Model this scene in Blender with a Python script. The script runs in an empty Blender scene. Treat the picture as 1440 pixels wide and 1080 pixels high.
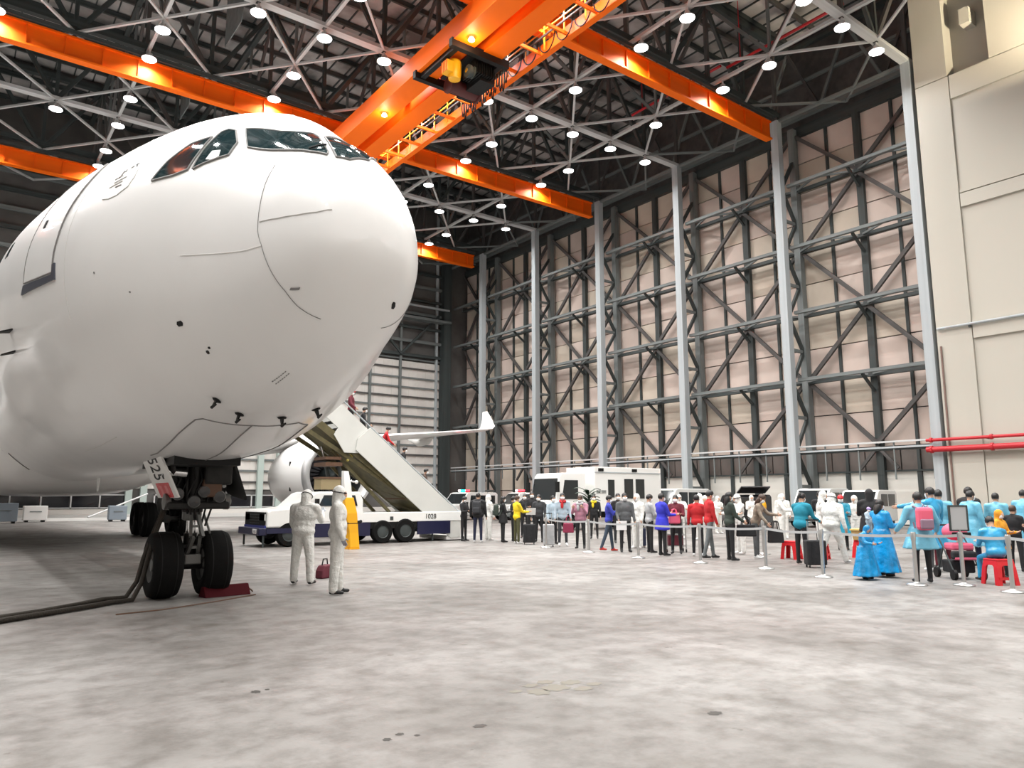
import bpy, bmesh, math, random
from mathutils import Vector, Matrix, Quaternion
import numpy as np
random.seed(7)
sc = bpy.context.scene
COL = sc.collection
PI = math.pi
R = math.radians

# ------------------------------------------------------------------ camera, world, exposure
cam_d = bpy.data.cameras.new('camera')
cam_d.sensor_width = 36.0
cam_d.lens = 26.25
cam_d.clip_end = 400
cam = bpy.data.objects.new('camera', cam_d)
cam.location = (0, 0, 1.55)
cam.rotation_euler = (R(90 + 8.718), 0, R(-37.0))
COL.objects.link(cam)
sc.camera = cam

world = bpy.data.worlds.new('night')
sc.world = world
world.use_nodes = True
world.node_tree.nodes['Background'].inputs[0].default_value = (0.02, 0.025, 0.04, 1)
world.node_tree.nodes['Background'].inputs[1].default_value = 0.3

sc.view_settings.view_transform = 'Standard'
sc.view_settings.look = 'None'
sc.view_settings.gamma = 1.0
sc.view_settings.use_curve_mapping = False
sc.view_settings.exposure = -0.77
LAMP_W = 560.0          # watts of each high bay lamp
LAMP_Z = 25.9
sc.cycles.max_bounces = 8
sc.cycles.diffuse_bounces = 5
sc.cycles.glossy_bounces = 3
sc.cycles.transmission_bounces = 4
sc.cycles.sample_clamp_indirect = 6.0
sc.cycles.caustics_reflective = False
sc.cycles.caustics_refractive = False

# ------------------------------------------------------------------ materials
MATS = {}
def mat(name, col, rough=0.6, metal=0.0, var=0.0, scale=3.0, bump=0.0, bscale=20.0, coat=0.0, emit=0.0, spec=0.5, alpha=1.0, col2=None, trans=0.0):
    if name in MATS: return MATS[name]
    m = bpy.data.materials.new(name); m.use_nodes = True
    nt = m.node_tree; b = nt.nodes['Principled BSDF']
    b.inputs['Base Color'].default_value = (*col, 1)
    b.inputs['Roughness'].default_value = rough
    b.inputs['Metallic'].default_value = metal
    b.inputs['Specular IOR Level'].default_value = spec
    b.inputs['Coat Weight'].default_value = coat
    b.inputs['Coat Roughness'].default_value = 0.08
    b.inputs['Transmission Weight'].default_value = trans
    if emit:
        b.inputs['Emission Color'].default_value = (*col, 1)
        b.inputs['Emission Strength'].default_value = emit
    if var or col2:
        tc = nt.nodes.new('ShaderNodeTexCoord')
        n = nt.nodes.new('ShaderNodeTexNoise'); n.inputs['Scale'].default_value = scale; n.inputs['Detail'].default_value = 5
        nt.links.new(tc.outputs['Object'], n.inputs['Vector'])
        r = nt.nodes.new('ShaderNodeValToRGB')
        r.color_ramp.elements[0].position = 0.35; r.color_ramp.elements[1].position = 0.68
        lo = [max(0, c * (1 - var)) for c in col]; hi = list(col2) if col2 else [min(1, c * (1 + var * .6)) for c in col]
        r.color_ramp.elements[0].color = (*lo, 1); r.color_ramp.elements[1].color = (*hi, 1)
        nt.links.new(n.outputs['Fac'], r.inputs['Fac'])
        nt.links.new(r.outputs['Color'], b.inputs['Base Color'])
    if bump:
        tc2 = nt.nodes.new('ShaderNodeTexCoord')
        n2 = nt.nodes.new('ShaderNodeTexNoise'); n2.inputs['Scale'].default_value = bscale; n2.inputs['Detail'].default_value = 3
        nt.links.new(tc2.outputs['Object'], n2.inputs['Vector'])
        bp = nt.nodes.new('ShaderNodeBump'); bp.inputs['Strength'].default_value = bump; bp.inputs['Distance'].default_value = 0.03
        nt.links.new(n2.outputs['Fac'], bp.inputs['Height'])
        nt.links.new(bp.outputs['Normal'], b.inputs['Normal'])
    MATS[name] = m
    return m

M_ORANGE = mat('orange_paint', (0.88, 0.125, 0.001), 0.55, var=0.12, scale=1.5, spec=0.25)
M_ORANGE2 = mat('orange_paint_plain', (0.92, 0.15, 0.001), 0.55, spec=0.25)
M_LSTEEL = mat('light_grey_steel', (0.42, 0.46, 0.48), 0.5, var=0.12, scale=2)
M_WSTEEL = mat('pale_roof_steel', (0.55, 0.56, 0.56), 0.5, var=0.1, scale=2)
M_MSTEEL = mat('mid_grey_steel', (0.17, 0.19, 0.19), 0.55, var=0.2, scale=2)
M_DSTEEL = mat('dark_green_grey_steel', (0.045, 0.056, 0.056), 0.6, var=0.3, scale=2)
M_BSTEEL = mat('brown_grey_steel', (0.085, 0.080, 0.078), 0.6, var=0.25, scale=2)
M_PANEL = mat('pinkish_wall_panel', (0.66, 0.55, 0.49), 0.75, var=0.16, scale=0.5)
M_PANEL2 = mat('tan_wall_panel', (0.62, 0.54, 0.45), 0.75, var=0.16, scale=0.5)
M_PANELW = mat('white_wall_panel', (0.82, 0.80, 0.74), 0.6, var=0.05, scale=1)
M_LOUVRE = mat('dark_louvre_sheet', (0.13, 0.11, 0.10), 0.6, var=0.2, scale=1)
M_BEIGE = mat('cream_wall_paint', (0.50, 0.478, 0.420), 0.7, var=0.05, scale=0.4)
M_ROOF = mat('roof_deck', (0.22, 0.215, 0.21), 0.8, var=0.6, scale=0.25, col2=(0.66, 0.63, 0.61))
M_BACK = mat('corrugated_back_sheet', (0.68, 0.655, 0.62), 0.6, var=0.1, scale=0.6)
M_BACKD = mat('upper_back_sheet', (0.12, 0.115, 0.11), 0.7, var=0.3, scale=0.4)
M_GREENP = mat('pale_green_post', (0.42, 0.50, 0.47), 0.5)
M_GLASSD = mat('night_window_glass', (0.012, 0.012, 0.015), 0.08)
M_REDPIPE = mat('red_pipe_paint', (0.50, 0.02, 0.03), 0.4)
M_PLANE = mat('white_aircraft_paint', (0.80, 0.795, 0.785), 0.30, coat=0.3, var=0.03, scale=0.8)
M_PLANEG = mat('grey_belly_paint', (0.56, 0.56, 0.54), 0.3, coat=0.2, var=0.05, scale=0.8)
M_SEAM = mat('panel_seam', (0.20, 0.195, 0.19), 0.6)
M_SEAML = mat('faint_panel_seam', (0.60, 0.59, 0.57), 0.5)
M_SILL = mat('door_sill_band', (0.05, 0.055, 0.075), 0.4)
M_COCK = mat('cockpit_glass', (0.012, 0.03, 0.034), 0.05, spec=0.7)
M_BLACK = mat('black_part', (0.008, 0.008, 0.008), 0.55, spec=0.25)
M_RUBBER = mat('tyre_rubber', (0.007, 0.007, 0.007), 0.85, spec=0.15, bump=0.2, bscale=30)
M_GEAR = mat('dark_gear_metal', (0.016, 0.015, 0.014), 0.5, 0.0, spec=0.3, var=0.3, scale=8)
M_GEARL = mat('light_gear_metal', (0.13, 0.13, 0.125), 0.4, 0.3)
M_CHROME = mat('bright_metal', (0.75, 0.75, 0.75), 0.18, 1.0)
M_BROWN = mat('rusty_brown_part', (0.11, 0.055, 0.03), 0.6)
M_RED = mat('red_plastic', (0.62, 0.012, 0.02), 0.4)
M_DRED = mat('dark_red_block', (0.065, 0.005, 0.009), 0.85, spec=0.2)
M_WHITE = mat('white_paint', (0.82, 0.82, 0.80), 0.4)
M_WHITEV = mat('white_vehicle_paint', (0.80, 0.81, 0.79), 0.3, coat=0.3)
M_NAVY = mat('navy_paint', (0.009, 0.010, 0.042), 0.35)
M_STAIRP = mat('grey_white_stair_panel', (0.62, 0.63, 0.60), 0.5, var=0.05, scale=1)
M_OLIVE = mat('olive_brown_frame', (0.10, 0.085, 0.035), 0.6, var=0.3, scale=5)
M_YELLOW = mat('yellow_paint', (0.85, 0.42, 0.01), 0.4)
M_STEELP = mat('brushed_post', (0.50, 0.50, 0.49), 0.3, 0.8)
M_BELT = mat('grey_belt', (0.42, 0.43, 0.44), 0.6)
M_WINDOW = mat('vehicle_window', (0.02, 0.024, 0.026), 0.06)
M_ROPE = mat('dark_hose', (0.030, 0.024, 0.018), 0.8, bump=0.5, bscale=40)
M_CARD = mat('yellow_brown_box', (0.50, 0.34, 0.13), 0.7)
M_PAPER = mat('white_paper', (0.85, 0.85, 0.85), 0.7)
M_PINK = mat('pink_fabric', (0.75, 0.12, 0.20), 0.7)
M_LEAF = mat('dark_palm_leaf', (0.012, 0.03, 0.014), 0.5)

def floor_mat():
    m = bpy.data.materials.new('concrete_floor'); m.use_nodes = True
    nt = m.node_tree; b = nt.nodes['Principled BSDF']; L = nt.links
    tc = nt.nodes.new('ShaderNodeTexCoord')
    def noise(scale, detail=6, rough=.6, sx=1, sy=1):
        mp = nt.nodes.new('ShaderNodeMapping'); mp.inputs['Scale'].default_value = (sx, sy, 1)
        L.new(tc.outputs['Object'], mp.inputs['Vector'])
        n = nt.nodes.new('ShaderNodeTexNoise'); n.inputs['Scale'].default_value = scale
        n.inputs['Detail'].default_value = detail; n.inputs['Roughness'].default_value = rough
        L.new(mp.outputs['Vector'], n.inputs['Vector']); return n.outputs['Fac']
    def ramp(f, a, b_, ca, cb):
        r = nt.nodes.new('ShaderNodeValToRGB'); e = r.color_ramp.elements
        e[0].position = a; e[1].position = b_; e[0].color = (*ca, 1); e[1].color = (*cb, 1)
        L.new(f, r.inputs['Fac']); return r.outputs['Color']
    def mix(t, f, a, c):
        x = nt.nodes.new('ShaderNodeMix'); x.data_type = 'RGBA'; x.blend_type = t
        if isinstance(f, float): x.inputs[0].default_value = f
        else: L.new(f, x.inputs[0])
        L.new(a, x.inputs[6]); L.new(c, x.inputs[7]); return x.outputs[2]
    base = ramp(noise(0.35, 7, .62), .36, .66, (0.175, 0.166, 0.156), (0.325, 0.316, 0.306))
    fine = ramp(noise(2.6, 8, .68), .36, .58, (0.58, 0.56, 0.54), (1, 1, 1))
    c = mix('MULTIPLY', 0.85, base, fine)
    blot = ramp(noise(0.9, 4, .55, 1, 1.6), .60, .72, (1, 1, 1), (0.66, 0.63, 0.58))
    c = mix('MULTIPLY', 0.7, c, blot)
    spots = ramp(noise(5.5, 3, .5), .71, .75, (1, 1, 1), (0.42, 0.38, 0.33))
    c = mix('MULTIPLY', 0.6, c, spots)
    pink = ramp(noise(0.13, 2, .5), .45, .65, (1, 1, 1), (1.0, 0.95, 0.95))
    c = mix('MULTIPLY', 0.8, c, pink)
    L.new(c, b.inputs['Base Color'])
    rr = ramp(noise(1.2, 5, .6), .3, .7, (0.38,) * 3, (0.62,) * 3)
    L.new(rr, b.inputs['Roughness'])
    bp = nt.nodes.new('ShaderNodeBump'); bp.inputs['Strength'].default_value = 0.25; bp.inputs['Distance'].default_value = 0.01
    L.new(noise(14, 6, .7), bp.inputs['Height']); L.new(bp.outputs['Normal'], b.inputs['Normal'])
    b.inputs['Specular IOR Level'].default_value = 0.35
    return m
M_FLOOR = floor_mat()

# ------------------------------------------------------------------ mesh helpers
class MB:
    """collects shapes and links them as ONE mesh object"""
    def __init__(s): s.v = []; s.f = []; s.m = []; s.cur = 0
    def use(s, i): s.cur = i; return s
    def add(s, vs, fs):
        o = len(s.v); s.v += [tuple(p) for p in vs]; s.f += [tuple(i + o for i in f) for f in fs]; s.m += [s.cur] * len(fs); return s
    def box(s, c, d, rot=None):
        x, y, z = d[0] / 2, d[1] / 2, d[2] / 2
        vs = [Vector(p) for p in ((-x, -y, -z), (x, -y, -z), (x, y, -z), (-x, y, -z), (-x, -y, z), (x, -y, z), (x, y, z), (-x, y, z))]
        if rot is not None: vs = [rot @ p for p in vs]
        return s.add([p + Vector(c) for p in vs], [(3, 2, 1, 0), (4, 5, 6, 7), (0, 1, 5, 4), (1, 2, 6, 5), (2, 3, 7, 6), (3, 0, 4, 7)])
    def bar(s, a, b, w, h=None):
        a = Vector(a); b = Vector(b); d = b - a
        q = d.to_track_quat('Z', 'Y').to_matrix()
        return s.box((a + b) / 2, (w, h or w, d.length), q)
    def tube(s, pts, r, seg=8, caps=True):
        pts = [Vector(p) for p in pts]; n = len(pts)
        rs = r if isinstance(r, (list, tuple)) else [r] * n
        up = None; rings = []
        for i, p in enumerate(pts):
            t = (pts[min(i + 1, n - 1)] - pts[max(i - 1, 0)])
            if t.length < 1e-9: t = Vector((0, 0, 1))
            t.normalize()
            if up is None: up = t.orthogonal().normalized()
            up = (up - t * up.dot(t))
            up = up.normalized() if up.length > 1e-6 else t.orthogonal().normalized()
            sd = t.cross(up)
            rings.append([p + (up * math.cos(2 * PI * k / seg) + sd * math.sin(2 * PI * k / seg)) * rs[i] for k in range(seg)])
        return s.loft(rings, caps)
    def loft(s, rings, caps=True, closed=True):
        k = len(rings[0]); vs = [p for r_ in rings for p in r_]; fs = []
        for i in range(len(rings) - 1):
            for j in range(k if closed else k - 1):
                a = i * k + j; b = i * k + (j + 1) % k
                fs.append((a, b, b + k, a + k))
        if caps:
            fs.append(tuple(range(k))[::-1]); fs.append(tuple((len(rings) - 1) * k + j for j in range(k)))
        return s.add(vs, fs)
    def lathe(s, prof, c=(0, 0, 0), axis='Z', seg=16, caps=True):
        rings = []
        for r_, h in prof:
            ring = []
            for k in range(seg):
                a = 2 * PI * k / seg; x, y = r_ * math.cos(a), r_ * math.sin(a)
                p = {'Z': (x, y, h), 'X': (h, x, y), 'Y': (y, h, x)}[axis]
                ring.append(Vector(p) + Vector(c))
            rings.append(ring)
        return s.loft(rings, caps)
    def prism(s, poly, axis, a, b):
        def P(u, v, w): return {'X': (w, u, v), 'Y': (u, w, v), 'Z': (u, v, w)}[axis]
        n = len(poly); vs = [P(u, v, a) for u, v in poly] + [P(u, v, b) for u, v in poly]
        fs = [tuple(range(n))[::-1], tuple(range(n, 2 * n))] + [(i, (i + 1) % n, (i + 1) % n + n, i + n) for i in range(n)]
        return s.add(vs, fs)
    def ball(s, c, r, seg=10, rings=7, rot=None):
        r = (r, r, r) if isinstance(r, (int, float)) else tuple(r)
        rr = []
        for i in range(rings + 1):
            t = PI * i / rings; ring = []
            for k in range(seg):
                a = 2 * PI * k / seg
                p = Vector((r[0] * math.sin(t) * math.cos(a), r[1] * math.sin(t) * math.sin(a), r[2] * math.cos(t)))
                if i in (0, rings): p = Vector((1e-4 * math.cos(a), 1e-4 * math.sin(a), r[2] * math.cos(t)))
                if rot is not None: p = rot @ p
                ring.append(p + Vector(c))
            rr.append(ring)
        return s.loft(rr, True)
    def mesh(s, name, mats, smooth=False, fix=True):
        me = bpy.data.meshes.new(name); me.from_pydata(s.v, [], s.f)
        for m_ in (mats if isinstance(mats, (list, tuple)) else [mats]): me.materials.append(m_)
        if any(s.m): me.polygons.foreach_set('material_index', s.m)
        if fix:
            bm = bmesh.new(); bm.from_mesh(me); bmesh.ops.recalc_face_normals(bm, faces=bm.faces); bm.to_mesh(me); bm.free()
        if smooth:
            me.polygons.foreach_set('use_smooth', [True] * len(me.polygons))
            if smooth is not True:
                me.set_sharp_from_angle(angle=R(smooth))
        me.update(); return me
    def build(s, name, mats, parent=None, smooth=False, bevel=0.0, fix=True):
        o = bpy.data.objects.new(name, s.mesh(name, mats, smooth, fix)); COL.objects.link(o)
        if parent is not None: o.parent = parent
        if bevel:
            md = o.modifiers.new('bevel', 'BEVEL'); md.width = bevel; md.segments = 2; md.limit_method = 'ANGLE'; md.angle_limit = R(35)
        return o

def tag(o, label=None, cat=None, group=None, kind=None):
    if label: o['label'] = label
    if cat: o['category'] = cat
    if group: o['group'] = group
    if kind: o['kind'] = kind
    return o
def empty(name, loc=(0, 0, 0), rz=0.0, label=None, cat=None, group=None, kind=None):
    o = bpy.data.objects.new(name, None); o.empty_display_size = 0.2; COL.objects.link(o)
    o.location = loc; o.rotation_euler = (0, 0, rz)
    return tag(o, label, cat, group, kind)
def obj(name, me, parent=None, loc=(0, 0, 0), rot=None):
    o = bpy.data.objects.new(name, me); COL.objects.link(o); o.location = loc
    if rot is not None: o.rotation_euler = rot
    if parent is not None: o.parent = parent
    return o
def copy_tree(o, parent=None):
    c = o.copy(); COL.objects.link(c)
    if parent is not None: c.parent = parent
    for ch in list(o.children): copy_tree(ch, c)
    return c
_unit = {}
def member(name, a, b, w, h, m, parent):
    """one straight steel member; all members of a material share one unit box"""
    k = m.name
    if k not in _unit: _unit[k] = MB().box((0, 0, 0), (1, 1, 1)).mesh('steel_member', m)
    a = Vector(a); b = Vector(b); d = b - a
    o = bpy.data.objects.new(name, _unit[k]); COL.objects.link(o)
    o.rotation_mode = 'QUATERNION'; o.rotation_quaternion = d.to_track_quat('Z', 'Y')
    o.location = (a + b) / 2; o.scale = (w, h, d.length)
    if parent is not None: o.parent = parent
    return o
def text(name, body, size, m, parent, loc, rot, depth=0.004, sx=1.0):
    c = bpy.data.curves.new(name, 'FONT'); c.body = body; c.size = size; c.extrude = depth
    c.align_x = 'CENTER'; c.align_y = 'CENTER'; c.materials.append(m)
    o = bpy.data.objects.new(name, c); COL.objects.link(o); o.location = loc; o.rotation_euler = rot; o.scale = (sx, 1, 1)
    if parent is not None: o.parent = parent
    return o

# ------------------------------------------------------------------ high bay lamps (the hall's light)
lamp_me = MB().lathe([(0.06, 0.553), (0.06, 0.30), (0.16, 0.28), (0.20, 0.10), (0.40, 0.0), (0.40, -0.04)], seg=14).mesh('lamp_housing', mat('lamp_housing_grey', (0.5, 0.5, 0.5), 0.4), 40)
lens_me = MB().lathe([(0.38, -0.045), (0.38, -0.075), (0.22, -0.11)], seg=14).mesh('lamp_lens', mat('lamp_lens_glow', (1.0, 0.99, 0.97), 0.5, emit=14.0))
lamp_l = bpy.data.lights.new('lamp_light', 'AREA'); lamp_l.shape = 'DISK'; lamp_l.size = 0.7; lamp_l.energy = LAMP_W; lamp_l.color = (1.0, 0.985, 0.96); lamp_l.spread = R(150)
BAYN = {18.15: 'nearest pale truss', 35.30: 'middle pale truss', 52.45: 'far pale truss'}
def place(n): return ['nearest the right wall', 'second from the right wall', 'third from the right wall', 'fourth from the right wall', 'fifth from the right wall', 'sixth from the right wall', 'seventh from the right wall', 'eighth from the right wall', 'ninth from the right wall', 'tenth from the right wall', 'eleventh from the right wall', 'twelfth from the right wall'][n]
def lamp(x, y, label, group):
    t = empty('high_bay_lamp', (x, y, LAMP_Z), 0, label, 'lamp', group)
    obj('housing', lamp_me, t); obj('lens', lens_me, t)
    l = bpy.data.objects.new('light', lamp_l); COL.objects.link(l); l.parent = t; l.location = (0, 0, -0.13)
for yy, nm in ((18.15, 'nearest pale truss'), (35.30, 'middle pale truss'), (52.45, 'far pale truss'), (0.95, '')):
    for k in range(15):
        x = 38.8 - 3.535 * k
        if nm and k < 12 and not (yy == 18.15 and k > 2):
            lamp(x, yy, 'round white high bay lamp under the %s, %s' % (nm, place(k)), 'lamps along the pale trusses')
        else:
            lamp(x, yy, 'round white high bay lamp far out under the dark roof', 'lamps beyond the view')
rows = {22.5: 'beyond the nearest pale truss', 25.7: 'just before the short orange beam', 31.05: 'just beyond the short orange beam',
        39.75: 'beyond the middle pale truss', 43.0: 'just before the long orange beam', 48.3: 'just beyond the long orange beam',
        57.0: 'beyond the far pale truss', 60.1: 'just before the farthest orange beam', 5.2: '', 8.6: '', 13.9: '', -3.4: '', -7.7: ''}
for yy, nm in rows.items():
    for k in range(8):
        x = 35.26 - 7.07 * k
        if yy < 18 and k == 0: continue
        if nm and not (yy < 32 and k > 3) and k < 6 and x > -1:
            lamp(x, yy, 'white high bay lamp %s, %s' % (nm, place(k)), 'lamps on the roof bracing')
        else:
            lamp(x, yy, 'round white high bay lamp far out under the dark roof', 'lamps beyond the view')

# ------------------------------------------------------------------ the hall
W = 42.0; WY = 68.0
COLY = [18.15, 26.75, 35.30, 43.85, 52.45, 61.05]
fl = MB().box((4, 27, -0.1), (96, 86, 0.2)).build('floor', M_FLOOR); tag(fl, 'mottled pale grey concrete hangar floor', 'floor', kind='structure')

# right wall: sheet, panels, mullions
PX = 44.6
wr = MB().box((PX + 0.30, 42.8, 16.6), (0.12, 50.4, 33.2)).build('wall_right', M_BSTEEL); tag(wr, 'tall right hangar wall of pinkish panels behind steel framing', 'wall', kind='structure')
ys = []
edges = COLY + [67.6]
for a, b in zip(edges[:-1], edges[1:]):
    n = 4 if b - a > 7.5 else 3
    for i in range(n): ys.append((a + (b - a) * i / n, a + (b - a) * (i + 1) / n, i, n))
zs = [4.62, 6.8, 9.0, 11.2, 13.4, 15.6, 17.75, 19.9, 22.0, 24.1, 26.0]
for (y0, y1, i, n) in ys:
    lowz = [] if y0 < 38 else [0.3, 2.4]
    zz = lowz + zs
    if lowz: zz = [0.1, 2.35, 4.62] + zs[1:]
    for z0, z1 in zip(zz[:-1], zz[1:]):
        pxx = PX + random.uniform(.11, .17)
        m_ = M_PANEL if random.random() < .6 else M_PANEL2
        member('wall_panel', (pxx, (y0 + y1) / 2, z0 + .035), (pxx, (y0 + y1) / 2, z1 - .035), .12, y1 - y0 - .10, m_, wr)
    if y0 < 38:
        member('lower_panel', (PX + .12, (y0 + y1) / 2, 0.06), (PX + .12, (y0 + y1) / 2, 3.12), .14, y1 - y0 - .12, M_PANELW, wr)
        for q in range(2):
            ym = y0 + (y1 - y0) * (q + .5) / 2
            member('louvre_panel', (PX + .14, ym, 3.2), (PX + .14, ym, 4.58), .1, (y1 - y0) / 2 - .08, M_LOUVRE, wr)
    if i > 0:
        wth = .42 if (n == 4 and i == 2) else .17
        member('mullion', (PX - (.1 if wth > .3 else 0), y0, 0), (PX - (.1 if wth > .3 else 0), y0, 26.2), .30 if wth > .3 else .16, wth, M_DSTEEL, wr)
    if y0 < 38: member('low_post', (PX - .02, y0 + .01, 0), (PX - .02, y0 + .01, 3.2), .14, .26, M_DSTEEL, wr)
member('louvre_rail', (PX - .05, 18.0, 3.16), (PX - .05, 40, 3.16), .14, .1, M_DSTEEL, wr)
member('eaves_rail', (PX - .05, 18.0, 26.3), (PX - .05, 67.6, 26.3), .4, .7, M_DSTEEL, wr)

et = empty('eaves_truss', (0, 0, 0), 0, 'dark eaves truss along the top of the right wall', 'truss')
member('chord', (PX - .4, 18, 27.2), (PX - .4, 67, 27.2), .3, .3, M_MSTEEL, et); member('chord', (PX - .4, 18, 32.2), (PX - .4, 67, 32.2), .3, .3, M_DSTEEL, et); member('chord', (PX - .3, 18, 29.7), (PX - .3, 67, 29.7), .2, .2, M_MSTEEL, et)
for k in range(22):
    y = 18.2 + 2.15 * k
    member('web_diagonal', (PX - .4, y, 27.3 if k % 2 else 32.1), (PX - .4, y + 2.15, 32.1 if k % 2 else 27.3), .16, .18, M_MSTEEL if k % 3 else M_BSTEEL, et)
# lattice columns, each with its own chords and lacing
NTH = ['beside the cream wall', 'carrying the short upper orange beam', 'carrying the middle pale truss', 'carrying the long middle orange beam', 'carrying the far pale truss', 'carrying the farthest orange beam']
for i, y in enumerate(COLY):
    c = empty('lattice_column', (0, 0, 0), 0, 'tall grey lattice steel column %s' % NTH[i], 'column', 'lattice columns along the right wall')
    member('front_chord', (W + .25, y, 0), (W + .25, y, 26.46), .50, .52, M_LSTEEL, c)
    member('rear_chord', (W + 2.15, y, 0), (W + 2.15, y, 26.46), .48, .42, M_MSTEEL, c)
    zl = [0.2] + [2.3 + 2.17 * k for k in range(12)]
    for k in range(11):
        a, b = (W + .5, W + 1.95) if k % 2 == 0 else (W + 1.95, W + .5)
        member('lacing', (a, y, zl[k]), (b, y, zl[k + 1]), .17, .22, M_DSTEEL, c)
        if k % 2: member('strut', (W + .45, y, zl[k]), (W + 1.95, y, zl[k]), .14, .2, M_MSTEEL, c)
# horizontal girts: a front and a rear rail with zigzag lacing, on five levels
LEV = [22.0, 17.75, 13.4, 9.0]
LN = ['topmost', 'second highest', 'third highest', 'lowest']
for li, z in enumerate(LEV):
    g = empty('wall_girt', (0, 0, 0), 0, '%s horizontal steel girt truss along the panelled right wall' % LN[li], 'girt', 'girts on the right wall')
    for a, b in zip(edges[:-1], edges[1:]):
        member('front_rail', (W + .9, a + .2, z), (W + .9, b - .2, z), .26, .20, M_MSTEEL, g)
        member('rear_rail', (W + 2.1, a + .2, z - .05), (W + 2.1, b - .2, z - .05), .26, .22, M_DSTEEL, g)
        n = 4
        for k in range(n):
            u, v = a + (b - a) * k / n, a + (b - a) * (k + 1) / n
            p, q = (W + .9, W + 2.1) if k % 2 else (W + 2.1, W + .9)
            member('lacing', (p, u, z), (q, v, z), .10, .12, M_MSTEEL, g)
        member('knee_brace', (W + 1.0, (a + b) / 2, z - .1), (W + 2.3, (a + b) / 2, z - 1.0), .14, .16, M_DSTEEL, g)
# diagonal wall bracing
for i, (a, b) in enumerate(zip(edges[:-1], edges[1:])):
    nm = ['first', 'second', 'third', 'fourth', 'fifth', 'sixth'][i]
    br = empty('wall_bracing', (0, 0, 0), 0, 'diagonal steel cross bracing in the %s wall bay from the cream wall' % nm, 'bracing', 'bracing on the right wall')
    mid = (a + b) / 2
    nodes = [26.0, 22.0, 17.75, 13.4, 9.0, 4.7]
    for s_ in (-1.15, 1.15): member('diagonal', (W + 2.2, mid, 4.6), (W + 2.2, mid + s_, 3.3), .16, .18, M_BSTEEL, br)
    for k in range(5):
        z0, z1 = nodes[k], nodes[k + 1]
        for s_ in (a + .2, b - .2):
            if k % 2 == 0: member('diagonal', (W + 2.2, s_, z0 - .1), (W + 2.2, mid, z1 + .1), .2, .24, M_BSTEEL, br)
            else: member('diagonal', (W + 2.2, mid, z0 - .1), (W + 2.2, s_, z1 + .1), .2, .24, M_BSTEEL, br)
# catwalk rail at the foot of the frame
cw = empty('catwalk', (0, 0, 0), 0, 'narrow grey catwalk with rails running along the foot of the wall frame', 'catwalk')
member('walk_plate', (W + .75, 18.4, 4.30), (W + .75, 67, 4.30), .5, .08, M_DSTEEL, cw)
member('handrail', (W + .45, 18.4, 4.72), (W + .45, 67, 4.72), .10, .10, M_WSTEEL, cw)
member('lower_rail', (W + .45, 18.4, 4.40), (W + .45, 67, 4.40), .12, .10, M_LSTEEL, cw)
for k in range(24): member('rail_post', (W + .5, 18.6 + 2.07 * k, 2.6 if k < 11 else 3.4), (W + .5, 18.6 + 2.07 * k, 4.74), .07, .07, M_MSTEEL, cw)

# cream concrete wall at the right, with pilaster, bands and recess
wb = MB().box((W + 2.55, 2.8, 16.5), (3.1, 29.6, 33)).build('wall_front', M_BEIGE); tag(wb, 'smooth cream painted concrete wall at the right edge', 'wall', kind='structure')
def cream(y0, y1, z0, z1, x=W, th=1.0): member('wall_band', (x + th / 2, (y0 + y1) / 2, z0), (x + th / 2, (y0 + y1) / 2, z1), th, y1 - y0, M_BEIGE, wb)
cream(15.95, 17.68, 0, 24.5); cream(16.0, 17.68, 24.55, 33)
for z0, z1 in ((0, 3.5), (3.9, 4.0), (9.8, 10.5), (10.56, 10.75), (16.95, 17.68), (17.74, 17.9), (23.15, 24.5)): cream(-12, 15.9, z0, z1)
cream(-12, 15.94, 0, 24.4, W + .13, .86); cream(-12, 13.9, 24.55, 33); cream(13.9, 15.95, 29.5, 33)
MB().box((W + .5, 14.9, 27.6), (.9, .5, .9)).build('recess_beam', M_BEIGE, wb)
pp = empty('wall_conduit', (0, 0, 0), 0, 'thin grey pipe running level along the cream wall at mid height', 'pipe')
MB().tube([(W - .12, -12, 10.55), (W - .12, 17.6, 10.55)], .07, 8).build('pipe', M_LSTEEL, pp)
for k in range(8): MB().box((W - .06, 16.0 - 3 * k, 10.5), (.14, .1, .25)).build('bracket', M_DSTEEL, pp)
for z, nm, r_ in ((4.62, 'upper', .085), (4.12, 'lower', .15)):
    rp = empty('fire_pipe', (0, 0, 0), 0, '%s of two red fire pipes on the cream wall' % nm, 'pipe', 'red pipes on the cream wall')
    MB().tube([(W - .3, -12, z), (W - .3, 18.55, z)], r_, 10).build('pipe', M_REDPIPE, rp, 40)
    for k in range(8): MB().lathe([(r_ + .05, -.06), (r_ + .05, .06)], (W - .3, 18.3 - 2.9 * k, z), 'Y', 10).build('flange', M_REDPIPE, rp)
    for k in range(6): MB().box((W - .14, 15.6 - 4.5 * k, z - .05), (.28, .08, .1)).build('bracket', M_DSTEEL, rp)
dp = empty('downpipe', (0, 0, 0), 0, 'thin upright pipe at the corner of the cream wall', 'pipe')
MB().tube([(W - .06, 17.5, 0), (W - .06, 17.5, 9.6)], .05, 8).build('pipe', mat('brown_pipe', (.2, .13, .11), .5), dp)

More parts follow.
